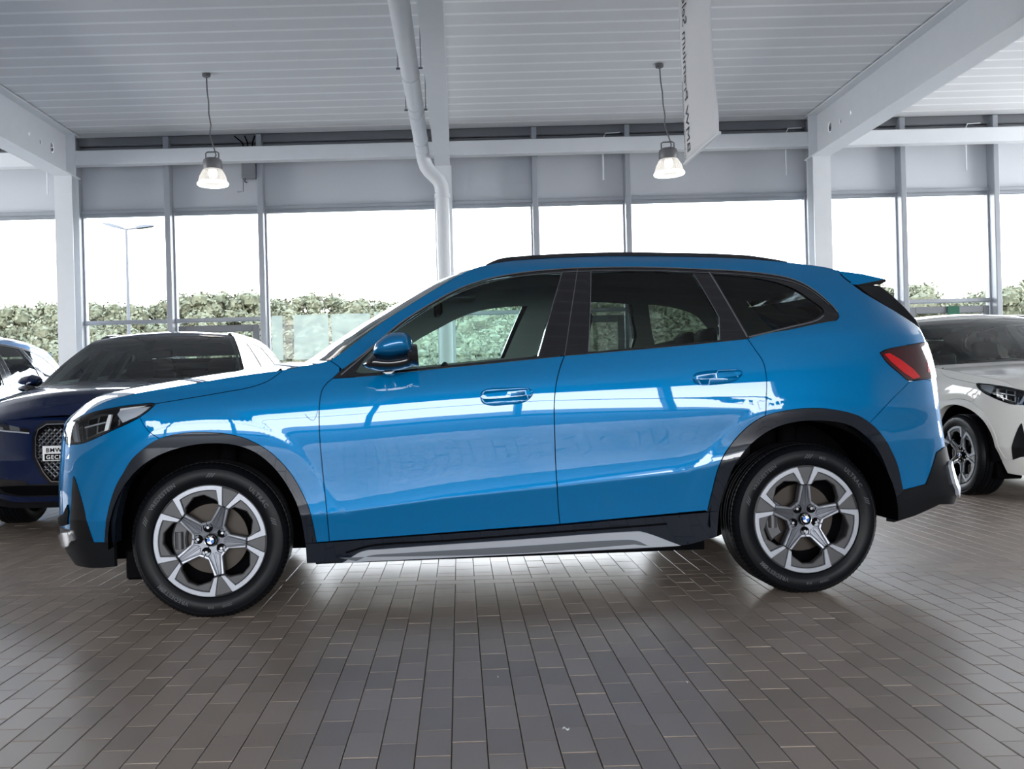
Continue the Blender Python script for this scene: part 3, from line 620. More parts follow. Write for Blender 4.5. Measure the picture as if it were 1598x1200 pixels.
T=json.loads('''{"belt_f": [[0.551, 1.0403], [0.6392, 1.0437], [0.7247, 1.0487], [0.9107, 1.0641], [1.1844, 1.0846], [1.4869, 1.1076], [1.5954, 1.1166]], "belt_r": [[1.5954, 1.1166], [1.8573, 1.1322], [2.1538, 1.1515], [2.4454, 1.1742]], "dlo_top": [[0.551, 1.0403], [0.5823, 1.0696], [0.6481, 1.1171], [0.7146, 1.168], [0.8521, 1.2823], [0.992, 1.3713], [1.1335, 1.4459], [1.278, 1.4945], [1.4231, 1.5213], [1.5852, 1.5364], [1.7192, 1.5421], [2.0323, 1.54], [2.2968, 1.5243], [2.4784, 1.5107], [2.6114, 1.4947], [2.7418, 1.4655], [2.8206, 1.421], [2.8858, 1.3451], [2.9141, 1.2921], [2.9136, 1.2701], [2.8918, 1.2517]], "dlo_bot": [[2.8918, 1.2517], [2.8079, 1.2407], [2.6569, 1.2141], [2.5214, 1.1935], [2.4454, 1.1742]], "shut_f": [[0.5164, 0.3131], [0.5128, 0.4484], [0.5043, 0.5617], [0.4965, 0.6754], [0.4912, 0.7748], [0.4905, 0.8594], [0.4945, 0.9438], [0.5058, 0.9916], [0.5255, 1.0195], [0.551, 1.0403]], "shut_m": [[1.5582, 0.3535], [1.5511, 0.408], [1.5429, 0.4982], [1.5381, 0.5912], [1.5342, 0.7871], [1.5354, 0.9017], [1.548, 0.9902], [1.5725, 1.0676], [1.5954, 1.1166]], "shut_r": [[2.4454, 1.1742], [2.4727, 1.1247], [2.5053, 1.065], [2.5141, 0.996], [2.5084, 0.9072], [2.5, 0.8203]], "arc_fo": [[-0.5039, 0.3346], [-0.4698, 0.43], [-0.4482, 0.5108], [-0.4171, 0.5872], [-0.374, 0.6534], [-0.3353, 0.7066], [-0.2626, 0.7645], [-0.2072, 0.7941], [-0.0996, 0.8167], [0.0431, 0.8143], [0.165, 0.7871], [0.2745, 0.7219], [0.3579, 0.6288], [0.4109, 0.5307], [0.4398, 0.4508], [0.4594, 0.3104]], "arc_fi": [[-0.4505, 0.3348], [-0.4229, 0.43], [-0.3999, 0.5204], [-0.3683, 0.5966], [-0.3146, 0.6581], [-0.2275, 0.7158], [-0.1213, 0.7526], [-0.0058, 0.7693], [0.1168, 0.7603], [0.2103, 0.7238], [0.2915, 0.6507], [0.3554, 0.5523], [0.3949, 0.4523], [0.4109, 0.3079]], "arc_ro": [[2.2406, 0.3882], [2.2558, 0.472], [2.2882, 0.6111], [2.3502, 0.7062], [2.4302, 0.7826], [2.5, 0.8203], [2.6008, 0.8416], [2.7255, 0.8489], [2.8494, 0.8344], [2.9469, 0.8071], [3.0058, 0.7727], [3.0509, 0.7355], [3.108, 0.662], [3.1677, 0.5669], [3.2072, 0.4485]], "arc_ri": [[2.2923, 0.3861], [2.304, 0.4521], [2.3191, 0.5056], [2.3595, 0.6085], [2.4309, 0.6938], [2.5332, 0.7608], [2.6533, 0.7907], [2.7885, 0.7895], [2.9063, 0.764], [3.003, 0.6958], [3.0801, 0.6014], [3.1409, 0.4759], [3.167, 0.3737], [3.178, 0.2954]], "sill_top": [[0.4109, 0.3079], [0.5163, 0.3101], [1.0507, 0.3293], [1.5583, 0.3489], [1.9307, 0.3694], [2.2922, 0.3876]], "sill_bot": [[2.2888, 0.2677], [2.1218, 0.231], [1.3422, 0.2205], [0.5712, 0.2129], [0.4108, 0.2149]], "blade_top": [[0.5771, 0.2157], [0.6627, 0.2643], [0.7608, 0.2711], [1.3418, 0.2907], [1.8883, 0.3088], [1.9361, 0.3055], [2.1095, 0.2376]], "blade_in": [[0.6321, 0.2197], [0.6936, 0.2433], [0.8179, 0.249], [1.342, 0.2603], [1.7851, 0.2718], [1.9046, 0.2671], [1.9716, 0.2353]], "groove": [[0.5877, 0.2581], [0.7038, 0.287], [1.0503, 0.2975], [1.5589, 0.3186], [1.8875, 0.3301], [2.0514, 0.3375]], "hl_top": [[-0.8854, 0.8212], [-0.879, 0.8417], [-0.792, 0.86], [-0.6852, 0.883], [-0.6151, 0.9015], [-0.5284, 0.9207], [-0.4447, 0.9336], [-0.3671, 0.9433], [-0.2974, 0.9488], [-0.2563, 0.952], [-0.2294, 0.9486]], "hl_bot": [[-0.2294, 0.9486], [-0.25, 0.9253], [-0.2969, 0.8915], [-0.358, 0.8619], [-0.4129, 0.8404], [-0.4673, 0.8187], [-0.5414, 0.7922], [-0.5896, 0.7793], [-0.6563, 0.7743], [-0.7305, 0.7741], [-0.8854, 0.8212]], "bump_shut": [[-0.2969, 0.8915], [-0.2613, 0.8346], [-0.2072, 0.7941]], "hood_shut": [[-0.2294, 0.9486], [-0.1524, 0.9593], [-0.0678, 0.9712], [0.0729, 0.9915], [0.1855, 1.0099], [0.2556, 1.0322], [0.2976, 1.0569], [0.3283, 1.0819]], "hood_edge": [[-0.8214, 0.8521], [-0.6867, 0.8844], [-0.6229, 0.9086], [-0.5647, 0.9364], [-0.5034, 0.9597], [-0.4377, 0.977], [-0.3222, 0.9973], [-0.1796, 1.0179], [-0.0447, 1.0371], [0.0835, 1.0552], [0.2116, 1.0705], [0.3282, 1.0833], [0.4249, 1.0996], [0.4876, 1.1096], [0.539, 1.1213]], "apil": [[0.539, 1.1213], [0.5963, 1.1593], [0.6685, 1.2136], [0.727, 1.257], [0.8055, 1.3127], [0.891, 1.3662], [0.9762, 1.4191], [1.069, 1.4747], [1.1381, 1.514], [1.2172, 1.5476], [1.3136, 1.5761], [1.4103, 1.5915]], "roofedge": [[1.4103, 1.5915], [1.6021, 1.6035], [1.8896, 1.6095], [2.2005, 1.5992], [2.5138, 1.5795], [2.7664, 1.5511], [2.9621, 1.5212], [3.016, 1.5054]], "fend_line": [[0.539, 1.1213], [0.5822, 1.0897], [0.5937, 1.0779]], "spoil_line": [[3.016, 1.5054], [3.0284, 1.4677], [3.0601, 1.4341]], "tg_edge": [[3.0601, 1.4341], [3.1056, 1.3926], [3.2215, 1.3284], [3.3674, 1.2658], [3.511, 1.2162]], "tl_top": [[3.0833, 1.094], [3.1116, 1.1071], [3.2458, 1.1273], [3.4359, 1.1452]], "tl_bot": [[3.0833, 1.094], [3.1162, 1.0485], [3.1771, 1.0025], [3.2489, 0.9591], [3.3505, 0.9663]], "rb_shut": [[3.2489, 0.9591], [3.1193, 0.8728], [3.0058, 0.7727]], "rb_black": [[3.2072, 0.4485], [3.3386, 0.4707], [3.43, 0.616], [3.5103, 0.6363]], "rb_low": [[3.178, 0.2954], [3.292, 0.3203], [3.4342, 0.3682]], "fb_black": [[-0.5681, 0.333], [-0.5831, 0.4589], [-0.6373, 0.6035], [-0.6555, 0.6317], [-0.6944, 0.6766]], "fb_low": [[-0.4829, 0.2201], [-0.6035, 0.2259], [-0.7366, 0.258], [-0.7754, 0.3097]], "front_win": [[0.8172, 1.2398], [0.9039, 1.3073], [1.0617, 1.3966], [1.1638, 1.4484], [1.2758, 1.4864], [1.3967, 1.5052], [1.5202, 1.5125], [1.634, 1.5135], [1.5661, 1.3505], [1.4761, 1.1181], [1.1849, 1.0947], [0.8967, 1.0731], [0.7535, 1.0623], [0.645, 1.0579], [0.7115, 1.1446]], "bpil": [[1.6351, 1.5201], [1.775, 1.5256], [1.705, 1.133], [1.4759, 1.1152], [1.5661, 1.3505]], "bpil_shut": [[1.7118, 1.5354], [1.6491, 1.3205], [1.5954, 1.1166]], "rear_win": [[1.7734, 1.5172], [2.0146, 1.5172], [2.2647, 1.4999], [2.3027, 1.3809], [2.3335, 1.2792], [2.3136, 1.1714], [2.0063, 1.1492], [1.7047, 1.1301]], "quarter_win": [[2.3579, 1.4945], [2.4702, 1.4855], [2.5674, 1.4703], [2.6706, 1.4433], [2.7401, 1.4107], [2.8019, 1.3577], [2.8492, 1.3026], [2.839, 1.2838], [2.799, 1.2611], [2.6487, 1.2287], [2.4509, 1.1876], [2.4024, 1.3371]], "cpil_line1": [[2.2647, 1.4999], [2.3027, 1.3809], [2.3335, 1.2792], [2.3136, 1.1714]], "cpil_line2": [[2.3429, 1.5084], [2.3904, 1.3501], [2.4437, 1.1817]], "frame_line": [[0.5879, 1.0551], [0.6538, 1.1082], [0.7408, 1.1821], [0.8173, 1.2428]], "handle_f": [[1.2033, 0.9392], [1.2128, 0.9646], [1.242, 0.9767], [1.3224, 0.9789], [1.4087, 0.978], [1.4341, 0.9674], [1.442, 0.95], [1.4267, 0.9275], [1.3915, 0.9085], [1.3194, 0.9019], [1.2478, 0.901], [1.2138, 0.9133]], "handle_r": [[2.1684, 0.9974], [2.1817, 1.0174], [2.2122, 1.0283], [2.2898, 1.0336], [2.3734, 1.036], [2.3968, 1.0295], [2.4045, 1.0147], [2.3879, 0.9948], [2.3507, 0.9753], [2.2699, 0.9672], [2.2019, 0.9676], [2.176, 0.9798]], "flap": [[0.4294, 0.8865], [0.4458, 0.8663], [0.4653, 0.8573], [0.4768, 0.8739], [0.4857, 0.9018]], "sensor": [[-0.4737, 0.5534]]}''')
T={k:[tuple(p) for p in v] for k,v in T.items()}

def smooth(pts,n=6):
    p=np.array(pts,float)
    if len(p)<3: return np.array([p[0]+(p[-1]-p[0])*t for t in np.linspace(0,1,n+1)])
    q=np.vstack([2*p[0]-p[1],p,2*p[-1]-p[-2]]);out=[]
    for i in range(1,len(q)-2):
        p0,p1,p2,p3=q[i-1:i+3]; k=[0]
        for a,b in((p0,p1),(p1,p2),(p2,p3)): k.append(k[-1]+max(1e-6,np.linalg.norm(b-a))**.5)
        t0,t1,t2,t3=k
        for t in np.linspace(t1,t2,n,endpoint=False):
            a1=(t1-t)/(t1-t0)*p0+(t-t0)/(t1-t0)*p1;a2=(t2-t)/(t2-t1)*p1+(t-t1)/(t2-t1)*p2;a3=(t3-t)/(t3-t2)*p2+(t-t2)/(t3-t2)*p3
            b1=(t2-t)/(t2-t0)*a1+(t-t0)/(t2-t0)*a2;b2=(t3-t)/(t3-t1)*a2+(t-t1)/(t3-t1)*a3
            out.append((t2-t)/(t2-t1)*b1+(t-t1)/(t2-t1)*b2)
    out.append(p[-1]);return np.array(out)
def L(name,i0=0,i1=None,n=6):
    """smoothed polyline, from control point i0 to i1; reversed when i1<i0"""
    a=T[name]; i1=len(a)-1 if i1 is None else i1; s=smooth(a,n); lo,hi=min(i0,i1),max(i0,i1); r=s[lo*n:hi*n+1]; return [tuple(x) for x in (r if i1>=i0 else r[::-1])]
def R_(name,n=6): return L(name,len(T[name])-1,0,n)
def dedupe(p,eps=.0012):
    o=[]
    for q in p:
        if not o or math.hypot(q[0]-o[-1][0],q[1]-o[-1][1])>eps:o.append((float(q[0]),float(q[1])))
    while len(o)>2 and math.hypot(o[0][0]-o[-1][0],o[0][1]-o[-1][1])<eps:o.pop()
    return o
def subdiv(p,h):
    o=[]
    for i,a in enumerate(p):
        b=p[(i+1)%len(p)]; d=math.hypot(b[0]-a[0],b[1]-a[1]); k=max(1,int(d/h)); o+=[(a[0]+(b[0]-a[0])*t/k,a[1]+(b[1]-a[1])*t/k) for t in range(k)]
    return o
def area(p):
    a=np.array(p);x,y=a[:,0],a[:,1];return .5*np.sum(x*np.roll(y,-1)-y*np.roll(x,-1))
def inset(p,g):
    if area(p)<0:p=p[::-1]
    a=np.array(p);n=len(a);o=[]
    for i in range(n):
        e1=a[i]-a[i-1];e2=a[(i+1)%n]-a[i];e1/=np.linalg.norm(e1)+1e-9;e2/=np.linalg.norm(e2)+1e-9
        n1=np.array([-e1[1],e1[0]]);n2=np.array([-e2[1],e2[0]]);m=n1+n2;l=m@m
        m=m/ l*2 if l>.25 else (n1)
        o.append(tuple(a[i]+m*g*min(1,1)))
    return o
def inside(P,poly):
    P=np.asarray(P);a=np.array(poly);b=np.roll(a,-1,0);r=np.zeros(len(P),bool)
    for (x1,y1),(x2,y2) in zip(a,b):
        c=((y1>P[:,1])!=(y2>P[:,1]));
        if y1!=y2: r^=c&(P[:,0]<(x2-x1)*(P[:,1]-y1)/(y2-y1)+x1)
    return r
def segdist(P,poly):
    P=np.asarray(P);a=np.array(poly);b=np.roll(a,-1,0);d=np.full(len(P),9.)
    for p,q in zip(a,b):
        v=q-p;t=np.clip(((P-p)@v)/(v@v+1e-12),0,1);d=np.minimum(d,np.linalg.norm(P-(p+t[:,None]*v),axis=1))
    return d
ROWS=sorted(set([.50,.525,.536,.5395,.543,.547,.552,.57]+[.15+.0225*i for i in range(67)]))
ROWS=[r for i,r in enumerate(ROWS)]
def zinv(s,zc):
    x=s
    zl=np.interp(x,[-.5,.54,1.05,1.54,2.10,2.52,3.4],[.44,.447,.501,.536,.581,.67,.70]);zm=hermite(x,[-.5,0.2,.5,1.06,1.5,2.1,2.5,3.2],[.865,.865,.87,.90,.915,.905,.88,.87]);zb=np.interp(x,[-.5,.3,.57,1.07,1.6,1.95,2.44,2.85],[.98,1.03,1.053,1.086,1.116,1.137,1.175,1.20])
    return np.where(zc<.55,.15+(zc-.15)*(zl-.15)/.40,np.where(zc<.9,zl+(zc-.55)*(zm-zl)/.35,np.where(zc<1.11,zm+(zc-.9)*(zb-zm)/.21,zb+(zc-1.11)*(1.64-zb)/.53)))
def tri2d(poly,holes=[],step=.03,grid=True):
    loops=[poly]+list(holes);co=[];ed=[]
    for lp in loops:
        b=len(co);co+=[Vector(p) for p in lp];ed+=[(b+i,b+(i+1)%len(lp)) for i in range(len(lp))]
    if grid:
        a=np.array(poly);s0,s1=a[:,0].min(),a[:,0].max();S=np.arange(s0+step/2,s1,step)
        G=[]
        for zc in ROWS: G.append(np.stack([S,zinv(S,np.full(len(S),zc))],1))
        for cx in (0,2.692):
            G=[q[(np.hypot(q[:,0]-cx,q[:,1]-.34)<.495)|(np.hypot(q[:,0]-cx,q[:,1]-.34)>.607)] for q in G]
        for cx in (0,2.692):
            for i_,rr in enumerate(np.arange(.50,.605,.0105)):
                t=np.linspace(0,math.pi,78)+(.02 if i_%2 else 0); G.append(np.stack([cx+rr*np.cos(t),.34+rr*np.sin(t)],1))
        G=np.vstack(G); G=G[(G[:,0]>s0)&(G[:,0]<s1)&(G[:,1]>a[:,1].min())&(G[:,1]<a[:,1].max())]
        if len(G):
            k=inside(G,poly)
            for h in holes:k&=~inside(G,h)
            G=G[k]
            if len(G):
                d=np.min([segdist(G,lp) for lp in loops],axis=0);G=G[d>.006]
                co+=[Vector(p) for p in G]
    vv,_,ff,ov,_,_=geometry.delaunay_2d_cdt(co,ed,[],0,1e-6)
    V=np.array([tuple(p) for p in vv]);Fc=np.array([tuple(f) for f in ff])
    c=V[Fc].mean(1);k=inside(c,poly)
    for h in holes:k&=~inside(c,h)
    Fc=Fc[k];A=V[Fc];sg=(A[:,1,0]-A[:,0,0])*(A[:,2,1]-A[:,0,1])-(A[:,1,1]-A[:,0,1])*(A[:,2,0]-A[:,0,0])
    Fc=Fc[np.abs(sg)>1e-10];sg=sg[np.abs(sg)>1e-10];Fc[sg<0]=Fc[sg<0][:,::-1]
    # boundary edges
    from collections import Counter
    cnt=Counter()
    for f in Fc:
        for i in range(3):cnt[(int(f[i]),int(f[(i+1)%3]))]+=1
    bd=[(a,b) for (a,b) in cnt if (b,a) not in cnt]
    return V,Fc,bd
SIDE=0
def panel(name,poly,mat,parent,off=0.,lip=.014,gap=.0016,step=.03,holes=[],sides=(0,1),joined=False,offf=None,grid=True):
    """a trimmed, thickened piece of the body surface; side 0 is the near one, 1 its mirror image"""
    poly=dedupe(poly)
    if area(poly)<0:poly=poly[::-1]
    if gap:poly=dedupe(inset(poly,gap))
    poly=dedupe(subdiv(poly,.03)) if grid else poly
    V,Fc,bd=tri2d(poly,[dedupe(h) for h in holes],step,grid)
    o_=off if offf is None else off+offf(V)
    top=Bp(V[:,0],V[:,1],o_)
    if offf is None: nrm=Bn(V[:,0],V[:,1])
    else:
        e=.002;f_=lambda a,b:Bp(a,b,off+offf(np.stack([a,b],1)));da=f_(V[:,0]+e,V[:,1])-f_(V[:,0]-e,V[:,1]);db=f_(V[:,0],V[:,1]+e)-f_(V[:,0],V[:,1]-e);nrm=np.cross(da,db);nrm/=np.linalg.norm(nrm,axis=1,keepdims=True)
    n=len(top);verts=[*top];faces=[tuple(f) for f in Fc];ln=[nrm[i] for f in Fc for i in f]
    if lip:
        low=Bp(V[:,0],V[:,1],(off if offf is None else o_)+lip);m={}
        for a,b in bd:
            for i in(a,b):
                if i not in m:m[i]=len(verts);verts.append(low[i])
            fn=np.cross(top[b]-top[a],low[a]-top[a]);fn=-fn/(np.linalg.norm(fn)+1e-9)
            faces.append((b,a,m[a],m[b]));fn2=np.cross(np.array(verts[a])-np.array(verts[b]),np.array(verts[m[a]])-np.array(verts[b]));fn2/=np.linalg.norm(fn2)+1e-9;ln+=[fn2]*4
    verts=np.array(verts);ln=np.array(ln);out=[]
    mv=verts*[1,-1,1];mf=[];mln=[];k=0
    for f in faces:
        l=ln[k:k+len(f)];k+=len(f);mf.append(f[::-1]);mln+=list(l[::-1]*[1,-1,1])
    if joined:
        nv=len(verts);return [mesh(name,np.vstack([verts,mv]),faces+[tuple(i+nv for i in f) for f in mf],mat,parent,True,list(ln)+mln)]
    if 0 in sides: out.append(mesh(name,verts,faces,mat,parent,True,ln))
    if 1 in sides: out.append(mesh(name,mv,mf,mat,parent,True,mln))
    return out
def strip(name,pts,w,mat,parent,off=-.001,sides=(0,1),th=.003):
    p=np.array(pts,float);k_=[0.]+list(np.cumsum(np.linalg.norm(np.diff(p,axis=0),axis=1)));q_=np.unique(np.concatenate([k_,np.arange(0,k_[-1],.02)]));q_=q_[np.concatenate([[True],np.diff(q_)>1e-4])];p=np.stack([np.interp(q_,k_,p[:,0]),np.interp(q_,k_,p[:,1])],1);d=np.gradient(p,axis=0);d/=np.linalg.norm(d,axis=1,keepdims=True)+1e-9;nn=np.stack([-d[:,1],d[:,0]],1)
    a=p+nn*w/2;b=p-nn*w/2;V=[];k=len(p)
    for q,o in((a,off+th),(a,off),(b,off),(b,off+th)):V+=list(Bp(q[:,0],q[:,1],o))
    f=[]
    for r in range(3):
        for i in range(k-1):f.append((r*k+i,r*k+i+1,(r+1)*k+i+1,(r+1)*k+i))
    V=np.array(V);out=[]
    for s in sides:
        mb=MB();mb.add(V*[1,-1 if s else 1,1],f);out.append(mb.build(name,mat,parent,True,50))
    return out
def loft(name,edge,bow,crown,mat,parent,nu=28,p=2.2,thick=0,offz=0,vrep=None,extra=None):
    """surface spanning the car between an edge polyline (s,z) and its mirror image; bow/crown give the centre line"""
    e=np.array(edge);E=Bp(e[:,0],e[:,1]);m=len(E);u=np.sin(np.linspace(-1,1,nu+1)*math.pi/2)*.5+np.linspace(-1,1,nu+1)*.5;V=[];f=[]
    for j in range(m):
        t=j/(m-1);bw=np.interp(t,*bow) if isinstance(bow,tuple) else bow;cw=np.interp(t,*crown) if isinstance(crown,tuple) else crown
        w=1-np.abs(u)**p
        for i in range(nu+1):
            q=[E[j,0]+bw*w[i],E[j,1]*-u[i],E[j,2]+cw*w[i]+offz]
            V.append(q)
    for j in range(m-1):
        for i in range(nu):f.append((j*(nu+1)+i,(j+1)*(nu+1)+i,(j+1)*(nu+1)+i+1,j*(nu+1)+i+1))
    o=mesh(name,V,f,mat,parent,True)
    bm=bmesh.new();bm.from_mesh(o.data);bmesh.ops.recalc_face_normals(bm,faces=bm.faces)
    up=sum((x.normal.z*x.calc_area() for x in bm.faces));
    if up<0: bmesh.ops.reverse_faces(bm,faces=bm.faces)
    bm.to_mesh(o.data);bm.free()
    return o
def inflate(name,outline,y0,tf,tb,mat,parent,step=.012,power=.5,shift=None):
    """pillow shaped solid from an outline in (x,z)"""
    poly=dedupe(outline)
    if area(poly)<0:poly=poly[::-1]
    a=np.array(poly);xs=np.arange(a[:,0].min(),a[:,0].max(),step);zs=np.arange(a[:,1].min(),a[:,1].max(),step);G=np.array([(x,z) for x in xs for z in zs]);G=G[inside(G,poly)];G=G[segdist(G,poly)>step*.4]
    co=[Vector(p) for p in poly]+[Vector(p) for p in G];n=len(poly);ed=[(i,(i+1)%n) for i in range(n)]
    vv,_,ff,_,_,_=geometry.delaunay_2d_cdt(co,ed,[],0,1e-6);V=np.array([tuple(p) for p in vv]);F_=[tuple(f) for f in ff];c=np.array([V[list(f)].mean(0) for f in F_]);k=inside(c,poly);F_=[f for f,q in zip(F_,k) if q]
    d=segdist(V,poly);dm=d.max();h=np.clip(1-(1-d/dm)**2,0,1)**power
    sh=np.zeros(len(V)) if shift is None else shift(V)
    fr=[(p[0],y0+s_-tf*q,p[1]) for p,q,s_ in zip(V,h,sh)];bk=[(p[0],y0+s_+tb*q,p[1]) for p,q,s_ in zip(V,h,sh)];m=MB();m.add(fr,F_);m.add(bk,[f[::-1] for f in F_])
    o=m.build(name,mat,parent,True,70,fix=False);bm=bmesh.new();bm.from_mesh(o.data);bmesh.ops.remove_doubles(bm,verts=bm.verts,dist=1e-5);bmesh.ops.recalc_face_normals(bm,faces=bm.faces);bm.to_mesh(o.data);bm.free()
    o.data.polygons.foreach_set('use_smooth',[True]*len(o.data.polygons));return o
def plate(poly,yf,depth,bev):
    """solid from polygon (x,z); yf may depend on (x,z); front faces -y"""
    poly=dedupe(poly,.0004)
    if area(poly)<0:poly=poly[::-1]
    ins=inset(poly,bev);yfun=yf if callable(yf) else (lambda x,z:yf);n=len(poly)
    V=[(x,yfun(x,z),z) for x,z in ins]+[(x,yfun(x,z)+bev,z) for x,z in poly]+[(x,yfun(x,z)+depth,z) for x,z in poly]
    tris=geometry.tessellate_polygon([[Vector((x,z,0)) for x,z in ins]])
    F_=[tuple(t) for t in tris]
    F_=[(a,b,c) if ((ins[b][0]-ins[a][0])*(ins[c][1]-ins[a][1])-(ins[b][1]-ins[a][1])*(ins[c][0]-ins[a][0]))>0 else (a,c,b) for a,b,c in F_]
    for r in(0,1):
        for i in range(n):j=(i+1)%n;F_.append((r*n+i,(r+1)*n+i,(r+1)*n+j,r*n+j))
    return V,F_
def pol(a,r): t=math.radians(a);return (r*math.cos(t),r*math.sin(t))
def build_wheel(parent,cx,y,spin,mats,letters=True,flip=False,mo=False):
    R=.2475;RT=.338
    A_,A2,IN=mats
    rim=MB().lathe([(.968*R,-.004),(R*1.0,.002),(R*1.0,.012),(.955*R,.02),(.93*R,.05),(.915*R,.17),(.95*R,.20)],64,'y').build('wheel',M['insert'] if IN is None else IN,parent,True,40)
    rim.location=(cx,y,.34)
    if flip: rim.rotation_euler=(0,0,math.pi)
    W_=rim
    # tyre
    prof=[(.247,.012),(.249,.001),(.254,-.004),(.262,-.006),(.266,-.0095),(.284,-.0135),(.300,-.0125),(.312,-.008),(.3145,-.0095),(.3165,-.007),(.324,.002),(.331,.014),(.3355,.027)]
    tr=[]
    for y0_,y1_ in((.033,.052),(.06,.092),(.1,.118),(.126,.158),(.166,.185)): tr+= [(.330,y0_-.003),(.338,y0_),(.338,y1_),(.330,y1_+.003)]
    prof+=tr+[(.3355,.192),(.331,.205),(.322,.217),(.30,.226),(.27,.222),(.25,.214)]
    prof=[(r if r<.262 else .262+(r-.262)*1.10,h) for r,h in prof]
    ty=MB().lathe(prof,96,'y').build('tyre',M['tyre'],W_,True,35)
    for v_ in ty.data.vertices: v_.co.z=max(v_.co.z,-.3395)
    tb=MB()
    for k in range(96):   # shoulder sipes
        t=2*math.pi*k/96;c,s_=math.cos(t),math.sin(t);q=[]
        for (r,h) in ((.3255,.004),(.3325,.0145),(.3370,.0265),(.3388,.034),(.3388,.050)): q.append((.262+(r-.262)*1.10+.0003,h))
        V=[];w=.0016
        for r,h in q:
            for sg in(-1,1): V.append((r*c-sg*w*s_,h,r*s_+sg*w*c))
        tb.add(V,[(2*i,2*i+1,2*i+3,2*i+2) for i in range(4)])
    o=tb.build('tread_sipes',M['seal'],ty);o['kind']='stuff'
    def arc_text(s,rad,a0,size,sp=1.0,rot=0):
        v,f=text_mesh(s,size,.0,sp,.0006);out=[]
        for (tx,tz,_) in v:
            a=math.radians(a0)-tx/rad;r=rad+tz; out.append((r*math.cos(a),-.0158+.0006,r*math.sin(a)))
        return mesh('lettering',out,f,M['tyretext'],ty)
    if letters:
        arc_text('VREDESTEIN',.281,150,.0245,1.12);arc_text('ULTRAC',.281,52,.026,1.2);arc_text('225/55',.285,-72,.014,1.1);arc_text('R18',.285,-88,.014,1.1)
        arc_text('VREDESTEIN',.281,-110,.0245,1.12)
        if mo: arc_text('MO',.283,78,.018,1.1)
        for a0 in (92,165,20,228):
            for k in range(3): 
                p0,p1=pol(a0-2.2*k,.281),pol(a0-2.2*k-3,.300);p2,p3=pol(a0-2.2*k-4.1,.300),pol(a0-2.2*k-1.1,.281)
                mesh('sidewall_mark',[(p[0],-.0148,p[1]) for p in(p0,p1,p2,p3)],[(0,1,2,3)],M['tyretext'],ty)
    # brake
    MB().lathe([(.06,.055),(.075,.05),(.078,.075),(.155,.075),(.158,.08),(.158,.098),(.06,.098)],48,'y').build('brake_disc',M['disc'],W_,True,30)
    cq=[pol(a,.178) for a in range(145,216,10)]+[pol(a,.112) for a in range(215,144,-10)]
    v,f=plate(cq,.05,.07,.008);MB().add(v,f).tube([(*pol(165,.148)[:1],.045,pol(165,.148)[1]),(*pol(195,.148)[:1],.045,pol(195,.148)[1])],.018,10).build('brake_caliper',M['caliper'],W_,True,30)
    MB().lathe([(.0,.11),(.22,.112),(.222,.16)],40,'y').build('backing_plate',M['dark'],W_,True)
    yr=lambda x,z:.024-.020*min(1,max(0,(math.hypot(x,z)/R-.15)/.45))
    for k in range(5):
        a=spin+72*k;g=a+36
        # bracket on the rim
        P_=[pol(g+34.0,.645*R)]+[pol(g+t,.992*R) for t in np.linspace(27.1,-27.1,13)]+[pol(g-34.0,.645*R),pol(g-27.4,.655*R)]+[pol(g+t,.90*R) for t in np.linspace(-20.9,20.9,11)]+[pol(g+27.4,.655*R)]
        v,f=plate(P_,-.006,.03,.0025);MB().add(v,f).build('rim_bracket',A_,W_,False)
        P_=[pol(g+27.0,.67*R)]+[pol(g+t,.905*R) for t in np.linspace(21,-21,9)]+[pol(g-27.0,.67*R),pol(g-22,.725*R),pol(g-6.5,.82*R),pol(g+6.5,.82*R),pol(g+22,.725*R)]
        v,f=plate(P_,.0005,.03,.004);mb=MB().add(v,f)
        mb.build('rim_insert',M['insert'],W_)
        P_=[pol(a-1.95,.655*R),pol(a-8.8,.985*R),pol(a,.99*R),pol(a+8.8,.985*R),pol(a+1.95,.655*R)]
        v,f=plate(P_,.0005,.025,.001);MB().add(v,f).build('rim_insert',M['insert'],W_)
        # spoke: base, two raised rails, groove
        ux,uz=math.cos(math.radians(a)),math.sin(math.radians(a))
        loc=lambda r,w:(r*R*ux-w*R*uz,r*R*uz+w*R*ux)
        P_=[loc(.635,-.094),loc(.635,.094),pol(a+36-14,.35*R),pol(a+36,.335*R),pol(a+36,.10*R),pol(a-36,.10*R),pol(a-36,.335*R),pol(a-36+14,.35*R)]
        v,f=plate(P_,lambda x,z:yr(x,z)+.006,.03,.003);sp=MB().add(v,f).build('spoke',A2,W_)
        for sg in(-1,1):
            P_=[loc(.632,sg*.091),pol(a+sg*(36-14.5),.352*R),pol(a+sg*35.6,.337*R),pol(a+sg*35.6,.285*R),pol(a+sg*20,.30*R),loc(.40,sg*.075),loc(.632,sg*.036)]
            v,f=plate(P_,lambda x,z:yr(x,z)-.002,.012,.003);MB().add(v,f).build('spoke_rail',A_,sp)
            P_=[loc(.62,sg*.006),loc(.62,sg*.030),loc(.28,sg*.085),loc(.22,sg*.012)]
            v,f=plate(P_,lambda x,z:yr(x,z)+.002,.010,.002);MB().add(v,f).build('spoke_ridge',A2,sp)
        bx,bz=pol(g,.232*R)
        MB().lathe([(.0215,.004),(.0205,-.0035),(.0185,-.0035),(.0175,.001),(0,.001)],20,'y',(bx,yr(bx,bz)+.0035,bz)).build('bolt_recess',M['seal'],W_,True,30)  # black cup in front of the spoke base; its colour imitates a shaded hole
        MB().lathe([(0,-.0045),(.0065,-.0045),(.0085,-.002),(.0085,.006)],6,'y',(bx,yr(bx,bz)+.0045,bz)).build('wheel_bolt',M['chrome'],W_)
